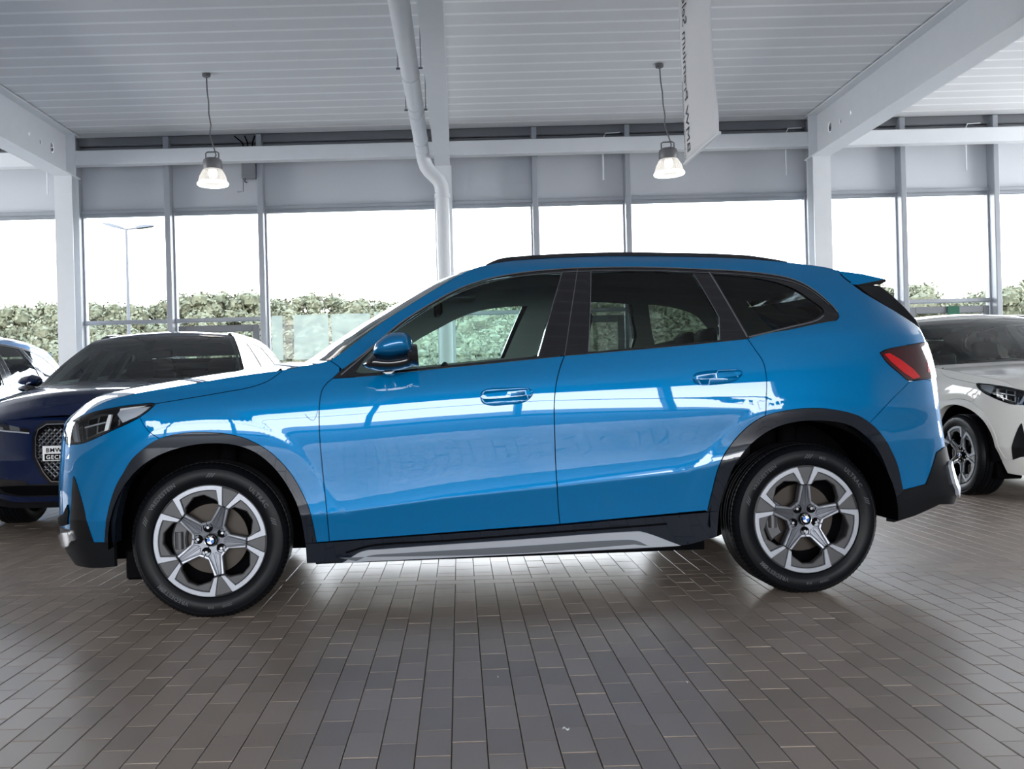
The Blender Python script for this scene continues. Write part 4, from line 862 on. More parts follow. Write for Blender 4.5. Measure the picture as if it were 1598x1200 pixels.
    # hub cap with emblem
    hc=MB().lathe([(0,.006),(.0255,.006),(.027,.009),(.028,.02)],36,'y').build('hub_cap',M['seal'],W_,True,30)
    MB().lathe([(.0243,.005),(.0255,.0045),(.0262,.0055),(.0262,.008),(.0243,.008)],36,'y',close=True).build('emblem_ring',M['chromeb'],hc,True)
    for q in range(4):
        v=[(0,.0052,0)]+[(.0155*math.cos(math.radians(q*90+20+t)),.0052,.0155*math.sin(math.radians(q*90+20+t))) for t in range(0,91,10)]
        mesh('emblem_quarter',v,[(0,i+1,i) if False else (0,i,i+1) for i in range(1,10)],M['logo_white'] if q%2==0 else M['logo_blue'],hc)
    for ch,aa in(('B',140),('M',110),('W',80)):
        v,f=text_mesh(ch,.0085,.0);out=[]
        for tx,tz,_ in v:
            t=math.radians(aa)-(tx-.003)/.020;r=.0168+tz; out.append((r*math.cos(t),.0052,r*math.sin(t)))
        mesh('lettering',out,f,M['logo_white'],hc)
    vs_=MB().tube([(*pol(spin-58,.86*R)[:1],.012,pol(spin-58,.86*R)[1]),(*pol(spin-58,.80*R)[:1],.004,pol(spin-58,.80*R)[1])],.006,8).build('valve',M['chrome'],W_,True)
    return W_
def build_car(name,style,paint,clad,loc,rz,label,group,spins=(67,90)):
    car=empty(name,loc,rz,label,'car',group)
    P=M[paint];K=M[clad];pan=lambda n,p,m=P,**k:panel(n,p,m,car,**k)
    # ---------------- doors
    door_f=[*L('shut_f'),*L('belt_f'),*R_('shut_m')]
    door_r=[*L('shut_m'),*L('belt_r'),*L('shut_r'),*L('arc_ro',5,0),(2.23,.392)]
    hf=dedupe(smooth(T['handle_f']+[T['handle_f'][0]],4));hr=dedupe(smooth(T['handle_r']+[T['handle_r'][0]],4))
    if area(hf)<0:hf=hf[::-1]
    if area(hr)<0:hr=hr[::-1]
    doors=[]
    for nm,pl,h in(('front_door',door_f,hf),('rear_door',door_r,hr)):
        ds=pan(nm,pl,holes=[h],gap=.0022)
        hs=np.array(h);dm=.030
        for sd,d in enumerate(ds):
            panel('handle_recess',h,P,d,gap=-.001,lip=0,step=.02,sides=(sd,),offf=lambda V:.020*(1-(1-np.clip(segdist(V,h)/dm,0,1))**2.2),off=.0005,grid=True)
            c=hs.mean(0);w=np.ptp(hs[:,0]);hh=np.ptp(hs[:,1]);ang=.075
            ol=[]
            for t in np.linspace(0,2*math.pi,28,endpoint=False):
                ex=abs(math.cos(t))**.6*np.sign(math.cos(t))*w*.488;ez=abs(math.sin(t))**.8*np.sign(math.sin(t))*hh*.17
                ol.append((c[0]+ex,c[1]+hh*.08+ez+ex*.07))
            panel('door_handle',ol,P,d,gap=0,lip=.012,step=.02,sides=(sd,),offf=lambda V:-.006-.014*np.clip(1-np.abs((V[:,0]-c[0])/(w*.5))**3,0,1)*np.clip(segdist(V,ol)/.008,0.0,1)**.5,grid=True)
        doors.append(ds)
    # dark sealing strips behind the gaps
    for k in('shut_f','shut_m','shut_r','rb_shut','bump_shut','hood_shut','fend_line','spoil_line'):
        strip('door_seal',L(k),.03,M['seal'],car,off=.010,th=.004)
    # ---------------- fender, bonnet side, body side
    fender=[*L('hood_shut'),*L('hood_edge',11,14),*L('fend_line',0,1),*L('dlo_top',1,0),*R_('shut_f'),*L('arc_fo',15,7),*R_('bump_shut'),*L('hl_bot',2,0)]
    fs=pan('front_fender',fender)
    body=[*L('apil'),*L('roofedge',1),*L('spoil_line'),*L('tg_edge')[:-4],(3.4824,1.1463),*R_('tl_top'),*L('tl_bot',0,3),*L('rb_shut'),*L('arc_ro',10,5),*R_('shut_r'),*R_('dlo_bot'),*L('dlo_top',20,1),*R_('fend_line')[2:]]
    pan('body_side',body)
    hoodside=[*L('hood_edge',0,11),*R_('hood_shut'),*R_('hl_top')[:-4]]
    pan('bonnet_side',hoodside)
    # bonnet top
    he=[q for q in L('hood_edge',0,13)]
    loft('bonnet',he,([0,.08,.3,1],[-.125,-.16,-.2,-.24]),([0,.06,.2,.5,1],[.012,.022,.030,.033,.026] if style=='x' else [.035,.09,.110,.085,.05]),P,car,p=2.0)
    # ---------------- front end
    fb_bot=[(SF,.36),(-.64,.36),T['fb_black'][0],T['arc_fo'][0]]
    if style=='x':
        fbp=[*fb_bot,*L('arc_fo',0,7),*R_('bump_shut'),*L('hl_bot',2,9),T['hl_top'][1],T['hood_edge'][0],(-.95,.866),(-1.1,.872),(SF,.873)]
    else:
        fbp=[*fb_bot,*L('arc_fo',0,7),*R_('bump_shut'),*L('hl_bot',2,0),*R_('hl_top'),T['hood_edge'][0],(-.95,.866),(-1.1,.872),(SF,.873)]
    bump=pan('front_bumper',fbp,joined=True)[0]
    slot=[(-.66,.625),(-.672,.56),(-.685,.47),(-.70,.41)]
    low=[T['fb_black'][0],(-.60,.375),(-.70,.385),(-.83,.385),(SF,.385),(SF,.205),(-.93,.20),(-.78,.205),(-.66,.207),(-.56,.212),T['fb_low'][0],(-.455,.3376),(-.4903,.3376)]
    lb=pan('lower_bumper',low,m=M['clad_low'],joined=True,off=-.0035,lip=.02,gap=.0005)[0]
    pan('intake_slot',[T['fb_black'][0],*L('fb_black',0,3),*slot,(-.72,.372),(-.64,.36)],m=M['gloss_slot'],off=-.004,lip=.02,gap=.0005)
    if style=='x':
        lip_=[(-.712,.375),(-.705,.335),(-.76,.305),(-.86,.285),(-.93,.29),(-.90,.335),(-.82,.36)]
        panel('skid_trim',lip_,M['chromeb'],bump,off=-.016,lip=.02,gap=0)
        # kidneys
        for sg in(0,1):
            kp=[(SF+.025,.62),(SF+.03,.80),(SF+.06,.835),(SF+.27,.83),(SF+.30,.80),(SF+.285,.66),(SF+.25,.61),(SF+.06,.595)]
            kr=panel('grille_frame',smooth(kp+[kp[0]],4).tolist(),M['chrome'],bump,off=-.014,lip=.02,gap=0,sides=(sg,))[0]
            panel('grille_void',inset(kp if area(kp)>0 else kp[::-1],.014),M['seal'],kr,off=-.0155,lip=0,gap=0,sides=(sg,))
            for q in range(7):
                x0=SF+.055+.034*q; strip('grille_bar',[(x0,.62),(x0,.72),(x0,.815)],.010,M['gloss_black'],kr,off=-.024,sides=(sg,),th=.012)
        gp=[(SF,.40),(SF+.36,.41),(SF+.43,.47),(SF+.40,.53),(SF,.535)]
        panel('lower_grille',gp,M['seal'],bump,off=-.007,lip=.01,gap=0,joined=True)
        ai=[(-.80,.395),(-.72,.41),(-.70,.47),(-.712,.50),(-.76,.455),(-.86,.43),(-.95,.42),(-.95,.39)]
        panel('air_intake',ai,M['seal'],bump,off=-.0065,lip=.01,gap=0)
        # headlamps
        hlp=[*L('hl_top',1),*L('hl_bot')[1:-6]]
        hd=panel('headlamp',hlp,M['gloss_black'],car,off=.055,lip=0,gap=0)
        # black rim of the lamp, following the lens edge
        for sg in(0,1):
            h=hd[sg]
            panel('lamp_frame',hlp,M['gloss_black'],h,off=.001,lip=.05,gap=.0012,sides=(sg,),holes=[inset(dedupe(hlp) if area(dedupe(hlp))>0 else dedupe(hlp)[::-1],.009)])
            def on(n,pts,m,off,th=.012): 
                panel(n,pts,m,h,off=off,lip=th,gap=0,sides=(sg,),step=.02)
            on('lamp_reflector',[(-.385,.868),(-.29,.905),(-.262,.936),(-.40,.928),(-.415,.905)],M['silver'],.018)
            on('light_guide',[(-.40,.922),(-.285,.937),(-.270,.945),(-.40,.936)],M['logo_white'],.010)
            on('lamp_projector',[(-.60,.795),(-.47,.835),(-.455,.905),(-.50,.912),(-.60,.89)],M['chrome'],.030)
            on('lamp_projector',[(-.59,.802),(-.535,.82),(-.53,.89),(-.585,.882)],M['seal'],.026)
            on('lamp_projector',[(-.52,.827),(-.48,.838),(-.465,.90),(-.515,.897)],M['seal'],.026)
            on('light_guide',[(-.475,.832),(-.455,.838),(-.442,.905),(-.458,.905)],M['logo_white'],.014)
            on('light_guide',[(-.655,.782),(-.635,.783),(-.68,.866),(-.70,.862)],M['silver'],.012)
            on('lamp_projector',[(-.74,.782),(-.70,.782),(-.735,.858),(-.79,.845)],M['silver'],.035)
            on('light_guide',[(-.60,.845),(-.47,.868),(-.47,.874),(-.60,.852)],M['silver'],.016)
            on('lamp_housing',[(-.86,.795),(-.80,.784),(-.77,.79),(-.80,.835),(-.86,.83)],M['seal'],.012)
            panel('lamp_glass',hlp,M['lens'],h,off=.0005,lip=0,gap=.002,sides=(sg,))
        # wiper washer / parking sensor / charging flap details
    else:
        for sg in(0,1):
            kp=[(SF+.035,.50),(SF+.03,.76),(SF+.06,.82),(SF+.11,.845),(SF+.27,.845),(SF+.34,.80),(SF+.36,.73),(SF+.355,.58),(SF+.30,.46),(SF+.24,.38),(SF+.12,.375)]
            kp=kp if area(kp)>0 else kp[::-1]
            kr=panel('grille_frame',kp,M['gloss_black'],bump,off=-.012,lip=.02,gap=0,sides=(sg,))[0]
            panel('grille_trim',inset(kp,.020),M['chromeb'],kr,off=-.0135,lip=.003,gap=0,sides=(sg,))
            panel('grille_void',inset(kp,.027),M['seal'],kr,off=-.0145,lip=0,gap=0,sides=(sg,))
            ik=inset(kp,.027);cell=[];mb=MB();ds=.040;dz=.044
            for r in range(22):
                for q in range(10):
                    cx=SF+.05+ds*q+(ds/2 if r%2 else 0);cz=.39+dz/2*r*1.0
                    if not inside(np.array([[cx,cz]]),ik)[0] or segdist(np.array([[cx,cz]]),ik)[0]<.012: continue
                    rg=[(cx-ds*.46,cz),(cx,cz-dz*.46),(cx+ds*.46,cz),(cx,cz+dz*.46)]
                    ri=[(cx-ds*.27,cz+.003),(cx,cz-dz*.24),(cx+ds*.27,cz+.003),(cx,cz+dz*.30)]
                    for i in range(4):
                        j=(i+1)%4;qd=[rg[i],rg[j],ri[j],ri[i]]
                        A=np.array(qd);p3=Bp(A[:,0],A[:,1],np.array([-.016,-.016,-.0225,-.0225]))
                        if sg:p3=p3*[1,-1,1]
                        mb.add(p3,[(0,1,2,3) if not sg else (3,2,1,0)])
            o=mb.build('grille_mesh',M['chrome'],kr,fix=False);o['kind']='stuff'
        hlp=[(-1.075,.752),(-1.065,.79),(-.80,.836),(-.62,.862),(-.50,.868),(-.56,.815),(-.70,.785)]
        hd=panel('headlamp',hlp,M['gloss_black'],car,off=-.006,lip=.01,gap=0)
        for sg in(0,1):
            for a,b in((-1.0,-.92),(-.87,-.79)): panel('lamp_projector',[(a,.775),(b,.785),(b+.01,.820),(a+.01,.804)],M['chrome'],hd[sg],off=-.009,lip=.003,gap=0,sides=(sg,))
            strip('light_guide',[(-1.07,.760),(-.80,.785),(-.66,.80),(-.58,.825)],.010,M['silver'],hd[sg],off=-.010,sides=(sg,))
        it=[(-1.05,.36),(-.80,.37),(-.66,.42),(-.56,.52),(-.585,.545),(-.70,.48),(-.86,.42),(-1.05,.41)]
        panel('air_intake',it,M['gloss_black'],bump,off=-.006,lip=.01,gap=0)
        panel('lower_blade',[(SF,.255),(-.95,.25),(-.70,.29),(-.60,.345),(-.64,.36),(-.82,.31),(-1.0,.29),(SF,.29)],P,bump,off=-.012,lip=.012,gap=0,joined=True)
        panel('lower_grille',[(SF,.30),(-1.0,.30),(-.86,.325),(-.80,.365),(-.98,.375),(SF,.37)],M['seal'],bump,off=-.008,lip=.006,gap=0,joined=True)
        # plate in front of the grille
        pl=empty('number_plate',(0,0,0));pl.parent=car
        x0=-.835;v=[]
        mb=MB().box(x0-.024,x0-.012,-.27,.27,.555,.665,0,.003);bp=mb.build('plate_board',M['logo_white'],pl)
        MB().box(x0-.0265,x0-.0245,-.255,.255,.562,.607,0,.0005).build('plate_panel',M['seal'],pl)
        for s_,z_,m_,sz in(('BMW',.620,M['seal'],.042),('PREMIUM',.620,M['seal'],.042),('GECHECKT',.570,M['logo_white'],.040)):
            v,f=text_mesh(s_,sz,.0,1.15,.0008);y0_=.245-(.14 if s_=='PREMIUM' else 0);mesh('lettering',[(x0-.028,y0_-p[0],z_+p[1]) for p in v],f,m_,pl)
    pcs=T['sensor'][0]
    panel('parking_sensor',[(pcs[0]+.011*math.cos(t),pcs[1]+.011*math.sin(t)) for t in np.linspace(0,6.28,14,endpoint=False)],P,bump,off=-.0006,lip=.004,gap=0,grid=False)
    strip('flap_line',smooth(T['flap'],4),.0018,M['seal'],car,off=-.0003,th=.001)
    # ---------------- cladding
    arf=[*L('arc_fo'),*R_('arc_fi')];arr=[*L('arc_ro'),(3.16,.40),*R_('arc_ri')]
    pan('front_arch_cladding',arf,m=K,off=-.006,lip=.055,gap=.0004)
    pan('rear_arch_cladding',arr,m=K,off=-.006,lip=.055,gap=.0004)
    sill=[*L('sill_top'),*L('sill_bot')]
    ss=pan('sill',sill,m=K,off=-.008,lip=.06,gap=.0006)
    for sg in(0,1):
        strip('sill_groove',L('groove'),.009,M['seal'],ss[sg],off=-.0092,sides=(sg,),th=.002)
        bl=[*L('blade_top'),*[tuple(q) for q in smooth([T['sill_bot'][1],T['sill_bot'][2],T['sill_bot'][3]],6)]]
        b_=panel('sill_blade',bl,M['silver'],ss[sg],off=-.020,lip=.018,gap=.001,sides=(sg,))[0]
        bi=[*L('blade_in'),*[tuple(np.array(q)+[0,.004]) for q in smooth([(1.90,.2425),T['sill_bot'][2],(.56,.234)],6)]]
        panel('blade_inlay',bi,M['greyblade'],b_,off=-.0215,lip=.003,gap=.001,sides=(sg,))
    # ---------------- rear end
    rb=[*L('rb_shut'),*L('arc_ro',10,14),*T['rb_black'],(SR,.632),(SR,.955),(3.46,.958),(3.3611,.9662)]
    rbm=pan('rear_bumper',rb,joined=True)[0]
    rl=[T['arc_ri'][-1],*T['rb_low'],(3.60,.355),(SR,.35),(SR,.634),*T['rb_black'][::-1],T['arc_ro'][-1],(3.165,.40)]
    rv=pan('rear_valance',rl,m=M['clad_low'],off=-.005,lip=.02,gap=.0004,joined=True)[0]
    panel('diffuser_trim',[(3.525,.55),(3.555,.57),(3.575,.46),(3.63,.42),(3.615,.385),(3.56,.405),(3.53,.46)],M['silver'],rv,off=-.020,lip=.02,gap=0)
    tg=[(3.47,.955),(SR,.955),(SR,1.205),*reversed(L('tg_edge')[-6:]),(3.4824,1.1463)]
    tgo=pan('tailgate',[*R_('tg_edge')[:6],(3.4824,1.1463),(3.45,1.05),(3.3611,.9662),(3.46,.956),(SR,.956),(SR,1.21)],joined=True)[0]
    tl=[*L('tl_top'),(3.4824,1.1463),(3.70,1.135),(3.93,1.105),(3.90,1.03),(3.60,.985),(3.46,.968),(3.3611,.9662),*L('tl_bot',3,0)[1:]]
    tls=pan('tail_lamp',tl,m=M['darkred'],off=-.004,lip=.02,gap=.001)
    for sg in(0,1):
        panel('red_light',[(3.105,1.088),(3.135,1.094),(3.20,1.062),(3.285,1.012),(3.325,.978),(3.27,.970),(3.21,1.0),(3.14,1.052)],M['red'],tls[sg],off=-.0055,lip=.003,gap=0,sides=(sg,))
        panel('red_light',[(3.40,1.0),(3.44,1.0),(3.47,1.10),(3.44,1.11)],M['red'],tls[sg],off=-.0055,lip=.003,gap=0,sides=(sg,))
        strip('lamp_edge',[(3.10,1.100),(3.13,1.108),(3.26,1.124),(3.40,1.136)],.004,M['gloss_black'],tls[sg],off=-.006,sides=(sg,))
    # tailgate glass, spoiler
    ge=[(a,b) for a,b in L('tg_edge')]
    tgg=loft('tailgate_glass',ge,([0,.3,1],[.12,.11,.09]),([0,1],[.0,.0]),M['gloss_black'],car,p=2.2)
    for sg in(1,-1):
        v,f=plate([(3.0807, 1.4409), (3.1424, 1.4445), (3.2232, 1.4257), (3.2838, 1.3804), (3.3508, 1.3222), (3.4112, 1.261), (3.4424, 1.205), (3.4199, 1.2182), (3.3781, 1.2475), (3.2882, 1.3014), (3.1634, 1.378)],lambda x,z:-.615+.22*max(0,x-3.1)**1.5,.16,.004)
        MB().add([(p[0],p[1]*sg,p[2]) for p in v],f).build('tailgate_blade',M['clad_low'],car)
    e0=Bp(3.0185,1.5055);y_=-e0[1]
    mb=MB();nu=20;secs=[]
    for i in range(nu+1):
        u=-1+2*i/nu;w=1-abs(u)**2.4
        secs.append([(e0[0]-.01+.02*w,u*y_,1.5055+.045*w),(e0[0]+.13+.05*w,u*(y_-.012),1.487+.038*w),(e0[0]+.255+.10*w,u*(y_-.035),1.462+.03*w),(e0[0]+.262+.10*w,u*(y_-.036),1.452+.03*w),(e0[0]+.235+.10*w,u*(y_-.045),1.436+.028*w),(e0[0]+.10+.04*w,u*(y_-.01),1.435+.03*w),(e0[0]+.055+.02*w,u*(y_+.004),1.437+.03*w)])
    V=[p for s_ in secs for p in s_];k=7
    mb.add(V,[(i*k+j,(i+1)*k+j,(i+1)*k+(j+1)%k,i*k+(j+1)%k) for i in range(nu) for j in range(2)],0)
    mb.add(V,[(i*k+j,(i+1)*k+j,(i+1)*k+(j+1)%k,i*k+(j+1)%k) for i in range(nu) for j in range(2,7)],1)
    mb.add(V[:k],[(0,1,2,5,6)],0);mb.add(V[:k],[(2,3,4,5)],1);mb.add(V[-k:],[(6,5,2,1,0)],0);mb.add(V[-k:],[(5,4,3,2)],1)
    mb.build('roof_spoiler',[P,M['gloss_black']],car,True,35)
    # ---------------- greenhouse
    inn=lambda n,g:inset(dedupe(L_closed(n)) if area(dedupe(L_closed(n)))>0 else dedupe(L_closed(n))[::-1],g)
    def L_closed(n):
        p=T[n];keep=CORN[n];out=[]
        cs=sorted(keep)
        for i,c0 in enumerate(cs):
            c1=cs[(i+1)%len(cs)];idx=list(range(c0,c1+1)) if c1>c0 else list(range(c0,len(p)))+list(range(0,c1+1))
            seg=[p[j] for j in idx];out+=[tuple(q) for q in (smooth(seg,5) if len(seg)>2 else seg)][:-1]
        return out
    CORN=dict(front_win=[0,7,9,13],rear_win=[0,2,5,7],quarter_win=[0,10],)
    wins={n:L_closed(n) for n in CORN}
    dlo=[*L('dlo_top'),*L('dlo_bot')[1:],*R_('belt_r')[1:],*R_('belt_f')[1:]]
    pan('window_surround',dlo,m=M['gloss_black'],off=.0015,lip=.03,gap=.0005,holes=[wins['front_win'],wins['rear_win'],wins['quarter_win']])
    for n,m in(('front_win','glass'),('rear_win','privacy'),('quarter_win','privacy')):
        pan({'front_win':'front_window','rear_win':'rear_window','quarter_win':'quarter_window'}[n],wins[n],m=M[m],off=.006,lip=0,gap=-.004)
    strip('window_trim',L('dlo_top',2,18),.0055,M['chrome'],car,off=-.002)
    off_=[(a,b-.018) for a,b in L('dlo_top',4,17)]
    strip('window_trim',[(a+ (.006 if a<1.2 else 0),b) for a,b in off_],.003,M['chrome'],car,off=-.001)
    strip('window_trim',L('frame_line'),.006,M['chrome'],car,off=-.001)
    strip('pillar_line',[T['bpil_shut'][0],T['bpil_shut'][1],T['bpil_shut'][2]],.0028,M['chrome'],car,off=-.0005)
    strip('pillar_line',[T['bpil'][1],T['bpil'][2]],.0034,M['chrome'],car,off=-.0005)
    strip('pillar_line',[T['bpil'][0],T['bpil'][4],T['bpil'][3]],.003,M['chrome'],car,off=-.0005)
    strip('pillar_line',T['cpil_line1'],.0035,M['chrome'],car,off=-.0005)
    strip('pillar_line',smooth(T['cpil_line2'],4),.007,M['chrome'],car,off=-.0008)
    qb=[T['quarter_win'][i] for i in(6,7,8,9,10)]
    strip('window_trim',smooth([(a,b-.006) for a,b in qb[1:]],4),.006,M['chrome'],car,off=-.001)
    # inner trim behind the windows
    lin=[(.56,1.07),*L('apil',1),*L('roofedge',1),(3.06,1.43),(3.25,1.28),(3.35,1.10),(2.9,1.08),(2.2,1.06),(1.4,1.03),(.8,1.0)]
    Wi=[[(a,b) for a,b in inset(dedupe(w) if area(dedupe(w))>0 else dedupe(w)[::-1],g)] for w,g in((wins['front_win'],.045),(wins['rear_win'],.035),(wins['quarter_win'],.03))]
    Wo=[[(a,b) for a,b in inset(dedupe(w) if area(dedupe(w))>0 else dedupe(w)[::-1],-.006)] for w in (wins['front_win'],wins['rear_win'],wins['quarter_win'])]
    fi=[(.80,1.14),(1.0,1.275),(1.2,1.345),(1.36,1.36),(1.425,1.34),(1.44,1.28),(1.36,1.07),(.70,1.04)]
    ri=[(1.70,1.08),(1.70,1.375),(2.10,1.375),(2.17,1.35),(2.27,1.20),(2.285,1.12)]
    panel('pillar_trim',lin,M['headliner'],car,off=.045,lip=0,gap=0,holes=[Wo[0],Wo[1],Wo[2]],sides=(0,))
    panel('pillar_trim',lin,M['headliner'],car,off=.045,lip=0,gap=0,holes=[[(a+.075*(a-.6)/.9,b) for a,b in Wi[0]],[(a+(.05 if a>2.0 else .02),b) for a,b in Wi[1]],Wi[2]],sides=(1,))
    # roof, rails, windscreen
    re_=[(a,b) for a,b in L('apil',9,11)]+[(a,b) for a,b in L('roofedge',0)][1:]
    loft('roof',re_,([0,.1,1],[-.088,-.05,.04]),([0,.1,.5,.9,1],[.022,.036,.043,.045,.045]),P,car,p=1.9)
    loft('headlining',re_[10:],([0,.1,1],[-.06,-.04,.0]),([0,.5,1],[-.02,-.02,-.02]),M['headliner'],car,p=2.3,offz=-.035)
    ae=[(.49,1.1096)]+[(a,b) for a,b in L('apil',0,9)]
    loft('windscreen',ae,([0,.4,1],[-.22,-.165,-.088]),([0,1],[.0,.022]),M['glass'],car,p=1.75)
    for sd in (1,-1):
        rp=[Bp(a,b) for a,b in [*L('apil',9,11)[4:],*L('roofedge',0,5)[1:]]];rp=np.array(rp);k=len(rp)
        mb=MB();V=[]
        for i,p_ in enumerate(rp):
            t=i/(k-1);h=.002+.016*min(1,min(t,1-t)/.12)**.8
            for dx,dz in((.004,-.012),(.010,h*.8),(.022,h),(.040,h*.9),(.052,-.006)): V.append((p_[0],sd*(p_[1]+dx),p_[2]+dz+.004))
        mb.add(V,[(i*5+j,i*5+j+1,(i+1)*5+j+1,(i+1)*5+j) for i in range(k-1) for j in range(4)]);mb.build('roof_rail',M['gloss_black'],car,True,50)
    # fins under the tailgate glass
    # ---------------- mirrors
    for sd in(1,-1):
        cp=[(.737,1.139),(.742,1.170),(.763,1.198),(.80,1.222),(.838,1.2295),(.872,1.228),(.896,1.214),(.908,1.18),(.911,1.145),(.87,1.137),(.80,1.128)]
        mp_=empty('door_mirror',(0,0,0));mp_.parent=car
        S_=lambda V:(V[:,0]-.82)*.10
        YC=-1.02
        cap=inflate('mirror_cap',smooth(cp+[cp[0]],3).tolist()[:-1],YC,.095,.07,P,mp_,.014,.5,S_)
        bs=[(.735,1.142),(.80,1.130),(.87,1.139),(.912,1.146),(.915,1.115),(.915,1.090),(.85,1.068),(.76,1.066),(.712,1.078),(.69,1.092),(.71,1.118)]
        base=inflate('mirror_base',smooth(bs+[bs[0]],3).tolist()[:-1],YC+.01,.080,.06,M['gloss_black'],mp_,.014,.5,S_)
        gl=[(.917,1.14),(.93,1.130),(.945,1.108),(.945,1.085),(.917,1.082)]
        fr_=MB();n_=18
        ring=[(.928+.10*(1.13-(1.13+.05*math.sin(t)))*.6,YC+.085*math.cos(t),1.128+.05*math.sin(t)) for t in np.linspace(0,6.283,n_,endpoint=False)]
        inn_=[(.885,YC+.06*math.cos(t),1.135+.045*math.sin(t)) for t in np.linspace(0,6.283,n_,endpoint=False)]
        fr_.add(ring+inn_,[(i,(i+1)%n_,n_+(i+1)%n_,n_+i) for i in range(n_)]);fr_.build('mirror_rim',M['gloss_black'],mp_,True)
        mesh('mirror_glass',[(p[0]-.002,YC+(p[1]-YC)*.93,1.128+(p[2]-1.128)*.93) for p in ring],[tuple(range(n_))],M['mirror'],mp_)
        MB().tube([(.80,YC+.02,1.085),(.80,-.93,1.072),(.81,-.86,1.075)],[.035,.03,.03],10).build('mirror_arm',M['gloss_black'],mp_,True)
        if sd<0: mp_.scale=(1,-1,1)
    # ---------------- wheels, wheel houses, underbody
    ws=(M['alloy'],M['alloy2'],M['insert'])
    for sd in(1,-1):
        for cx,sp in((0,spins[0]),(2.692,spins[1])):
            build_wheel(car,cx,-.888*sd,sp,ws,letters=(sd==1 and style=='x' and paint=='blue'),flip=sd<0,mo=cx>1)
            q=MB();rr=.445;n_=24;V=[]
            for i in range(n_+1):
                t=math.radians(-4+188*i/n_)
                for yy in(-.87,-.55): V.append((cx+rr*math.cos(t),yy*sd,.345+rr*math.sin(t)))
            q.add(V,[(2*i,2*i+1,2*i+3,2*i+2) for i in range(n_)])
            V2=[(cx,-.55*sd,.35)]+[V[2*i+1] for i in range(n_+1)];q.add(V2,[(0,i,i+1) for i in range(1,n_+1)])
            q.build('wheel_liner',M['dark'],car,True,60)
            MB().tube([(cx+.02,-.60*sd,.45),(cx+.05,-.58*sd,.86)],.045,10).tube([(cx-.1,-.6*sd,.3),(cx+.25,-.45*sd,.28)],.03,8).build('suspension_strut',M['dark'],car,True)
        MB().box(-.39,-.30,*sorted((-.80*sd,-.60*sd)),.165,.30,0,.01).build('air_deflector',M['seal'],car)
    MB().box(-.55,-.44,-.55,.55,.22,.62).box(.45,2.24,-.80,.80,.205,.30).box(3.14,3.40,-.5,.5,.37,.60).box(-.44,.44,-.55,.55,.24,.60).box(2.25,3.14,-.55,.55,.24,.60).build('underbody',M['dark'],car)
    # ---------------- cabin
    MB().box(.45,2.2,-.76,.76,.31,.34).box(2.4,3.3,-.50,.50,.50,.98,0,.03).build('cabin_floor',M['trimgrey'],car)
    dv=[]
    for y in np.linspace(-.76,.76,9): dv+=[(.18,y,1.02),(.62,y,1.06+.02*(1-(y/.76)**2)),(.80,y,1.05),(.86,y,.98),(.82,y,.55)]
    MB().add(dv,[(i*5+j,i*5+j+1,(i+1)*5+j+1,(i+1)*5+j) for i in range(8) for j in range(4)]).build('dashboard',M['trimgrey'],car,True,40)
    st=MB().tube([(1.0+.19*math.cos(t)*.42,-.37+.185*math.sin(t),.93+.19*math.cos(t)*.9) for t in np.linspace(0,6.2832,29)],.015,8,cap=False).tube([(.85,-.37,.87),(1.0,-.37,.93)],.035,8).box(.98,1.01,-.53,-.21,.915,.945,0,.006);st.build('steering_wheel',M['seal'],car,True,40)
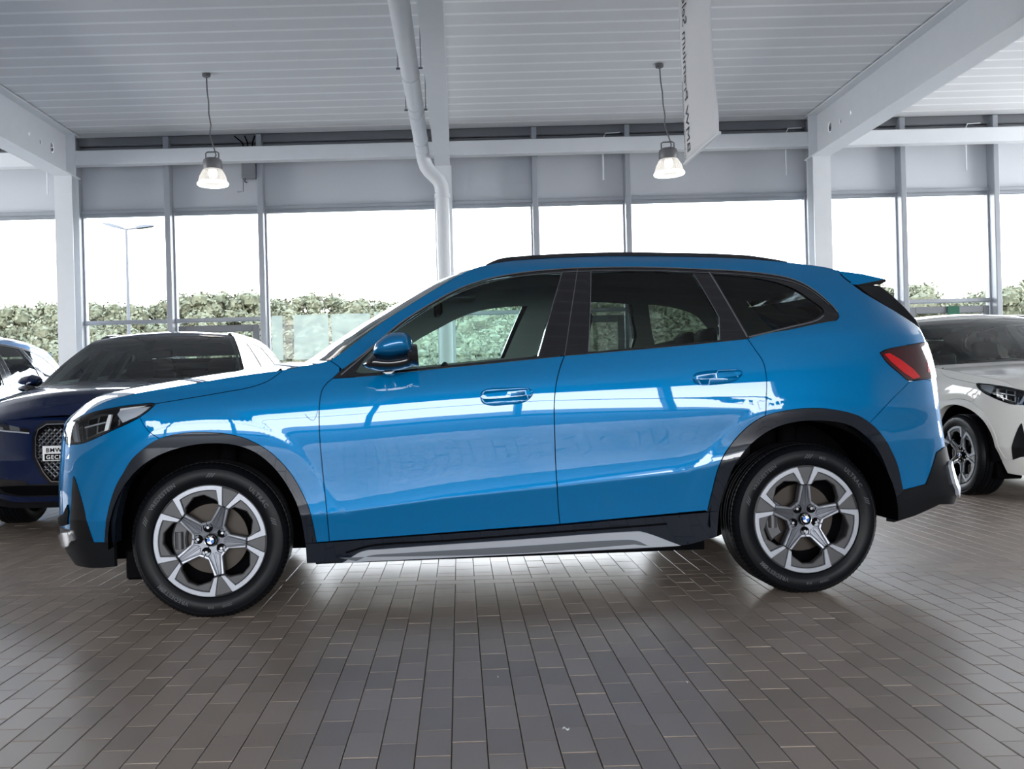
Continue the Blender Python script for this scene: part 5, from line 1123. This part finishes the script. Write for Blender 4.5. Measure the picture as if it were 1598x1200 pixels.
    for sy in(-.38,.38):
        s_=empty('front_seat',(0,0,0));s_.parent=car
        def sblock(n,x0,z0,x1,z1,t,w,par):
            v=[];d=Vector((x1-x0,0,z1-z0)).normalized();nn=Vector((-d.z,0,d.x))
            m=MB().box(-w/2,w/2,-t/2,t/2,0,(Vector((x1-x0,0,z1-z0))).length,0,.03);m.v=[tuple(Vector((x0,sy,z0))+Vector((0,1,0))*p[0]+nn*p[1]+d*p[2]) for p in m.v];return m.build(n,M['seat'],par,True,60)
        sblock('cushion',1.0,.58,1.5,.55,.16,.50,s_);sblock('backrest',1.50,.55,1.72,1.16,.13,.48,s_);sblock('headrest',1.735,1.19,1.775,1.36,.09,.26,s_)
    rs=empty('rear_seat',(0,0,0));rs.parent=car;sy=0
    m=MB().box(2.0,2.45,-.62,.62,.42,.58,0,.04).build('cushion',M['seat'],rs,True,60)
    for y in(-.38,0,.38):
        MB().box(2.44,2.58,y-.19,y+.19,.55,1.10,0,.04).build('backrest',M['seat'],rs,True,60);MB().box(2.50,2.58,y-.13,y+.13,1.12,1.27,0,.03).build('headrest',M['seat'],rs,True,60)
    MB().box(1.05,1.09,-.10,.10,1.37,1.44,0,.012).build('inner_mirror',M['seal'],car)
    for y in(-.36,.36): MB().box(1.10,1.30,y-.16,y+.16,1.485,1.50,0,.006).build('sun_visor',M['headliner'],car)
    return car
TH_=0.0676555
X1=build_car('compact_suv','x','blue','clad',(-1.17218,5.13593,0),TH_,'bright blue compact suv parked sideways in the centre of the hall','parked cars')
def recolor(paint,clad): 
    r={'blue_paint':M[paint]}
    if clad: r['dark_cladding']=M[clad]
    return r
def place(src,loc,rz,label,remap,scale=1):
    c=copy_tree(src,None,remap);c.location=loc;c.rotation_euler=(0,0,rz);c.scale=(scale,)*3;c['label']=label;c['group']='parked cars';return c
WHITE=place(X1,(4.96,7.95,0),math.pi/2+.03,'white suv facing forward, partly hidden behind the rear of the blue one',{**recolor('white','white'),'brushed_alloy':M['gloss_black'],'dark_plastic':M['white'],'grey_wheel_insert':M['gloss_black']})
WHITE.scale=(1,1,.955)
LIGHT=place(X1,(-5.28,7.9,0),math.pi/2,'light blue suv at the left edge, behind the dark blue one',recolor('skyblue',None))
IX=build_car('large_suv','i','navy','gloss_black',(-2.70,7.75,0),math.pi/2+.03,'dark navy suv with tall mesh grille, facing forward on the left','parked cars')
IX.scale=(1.06,1.05,.97)
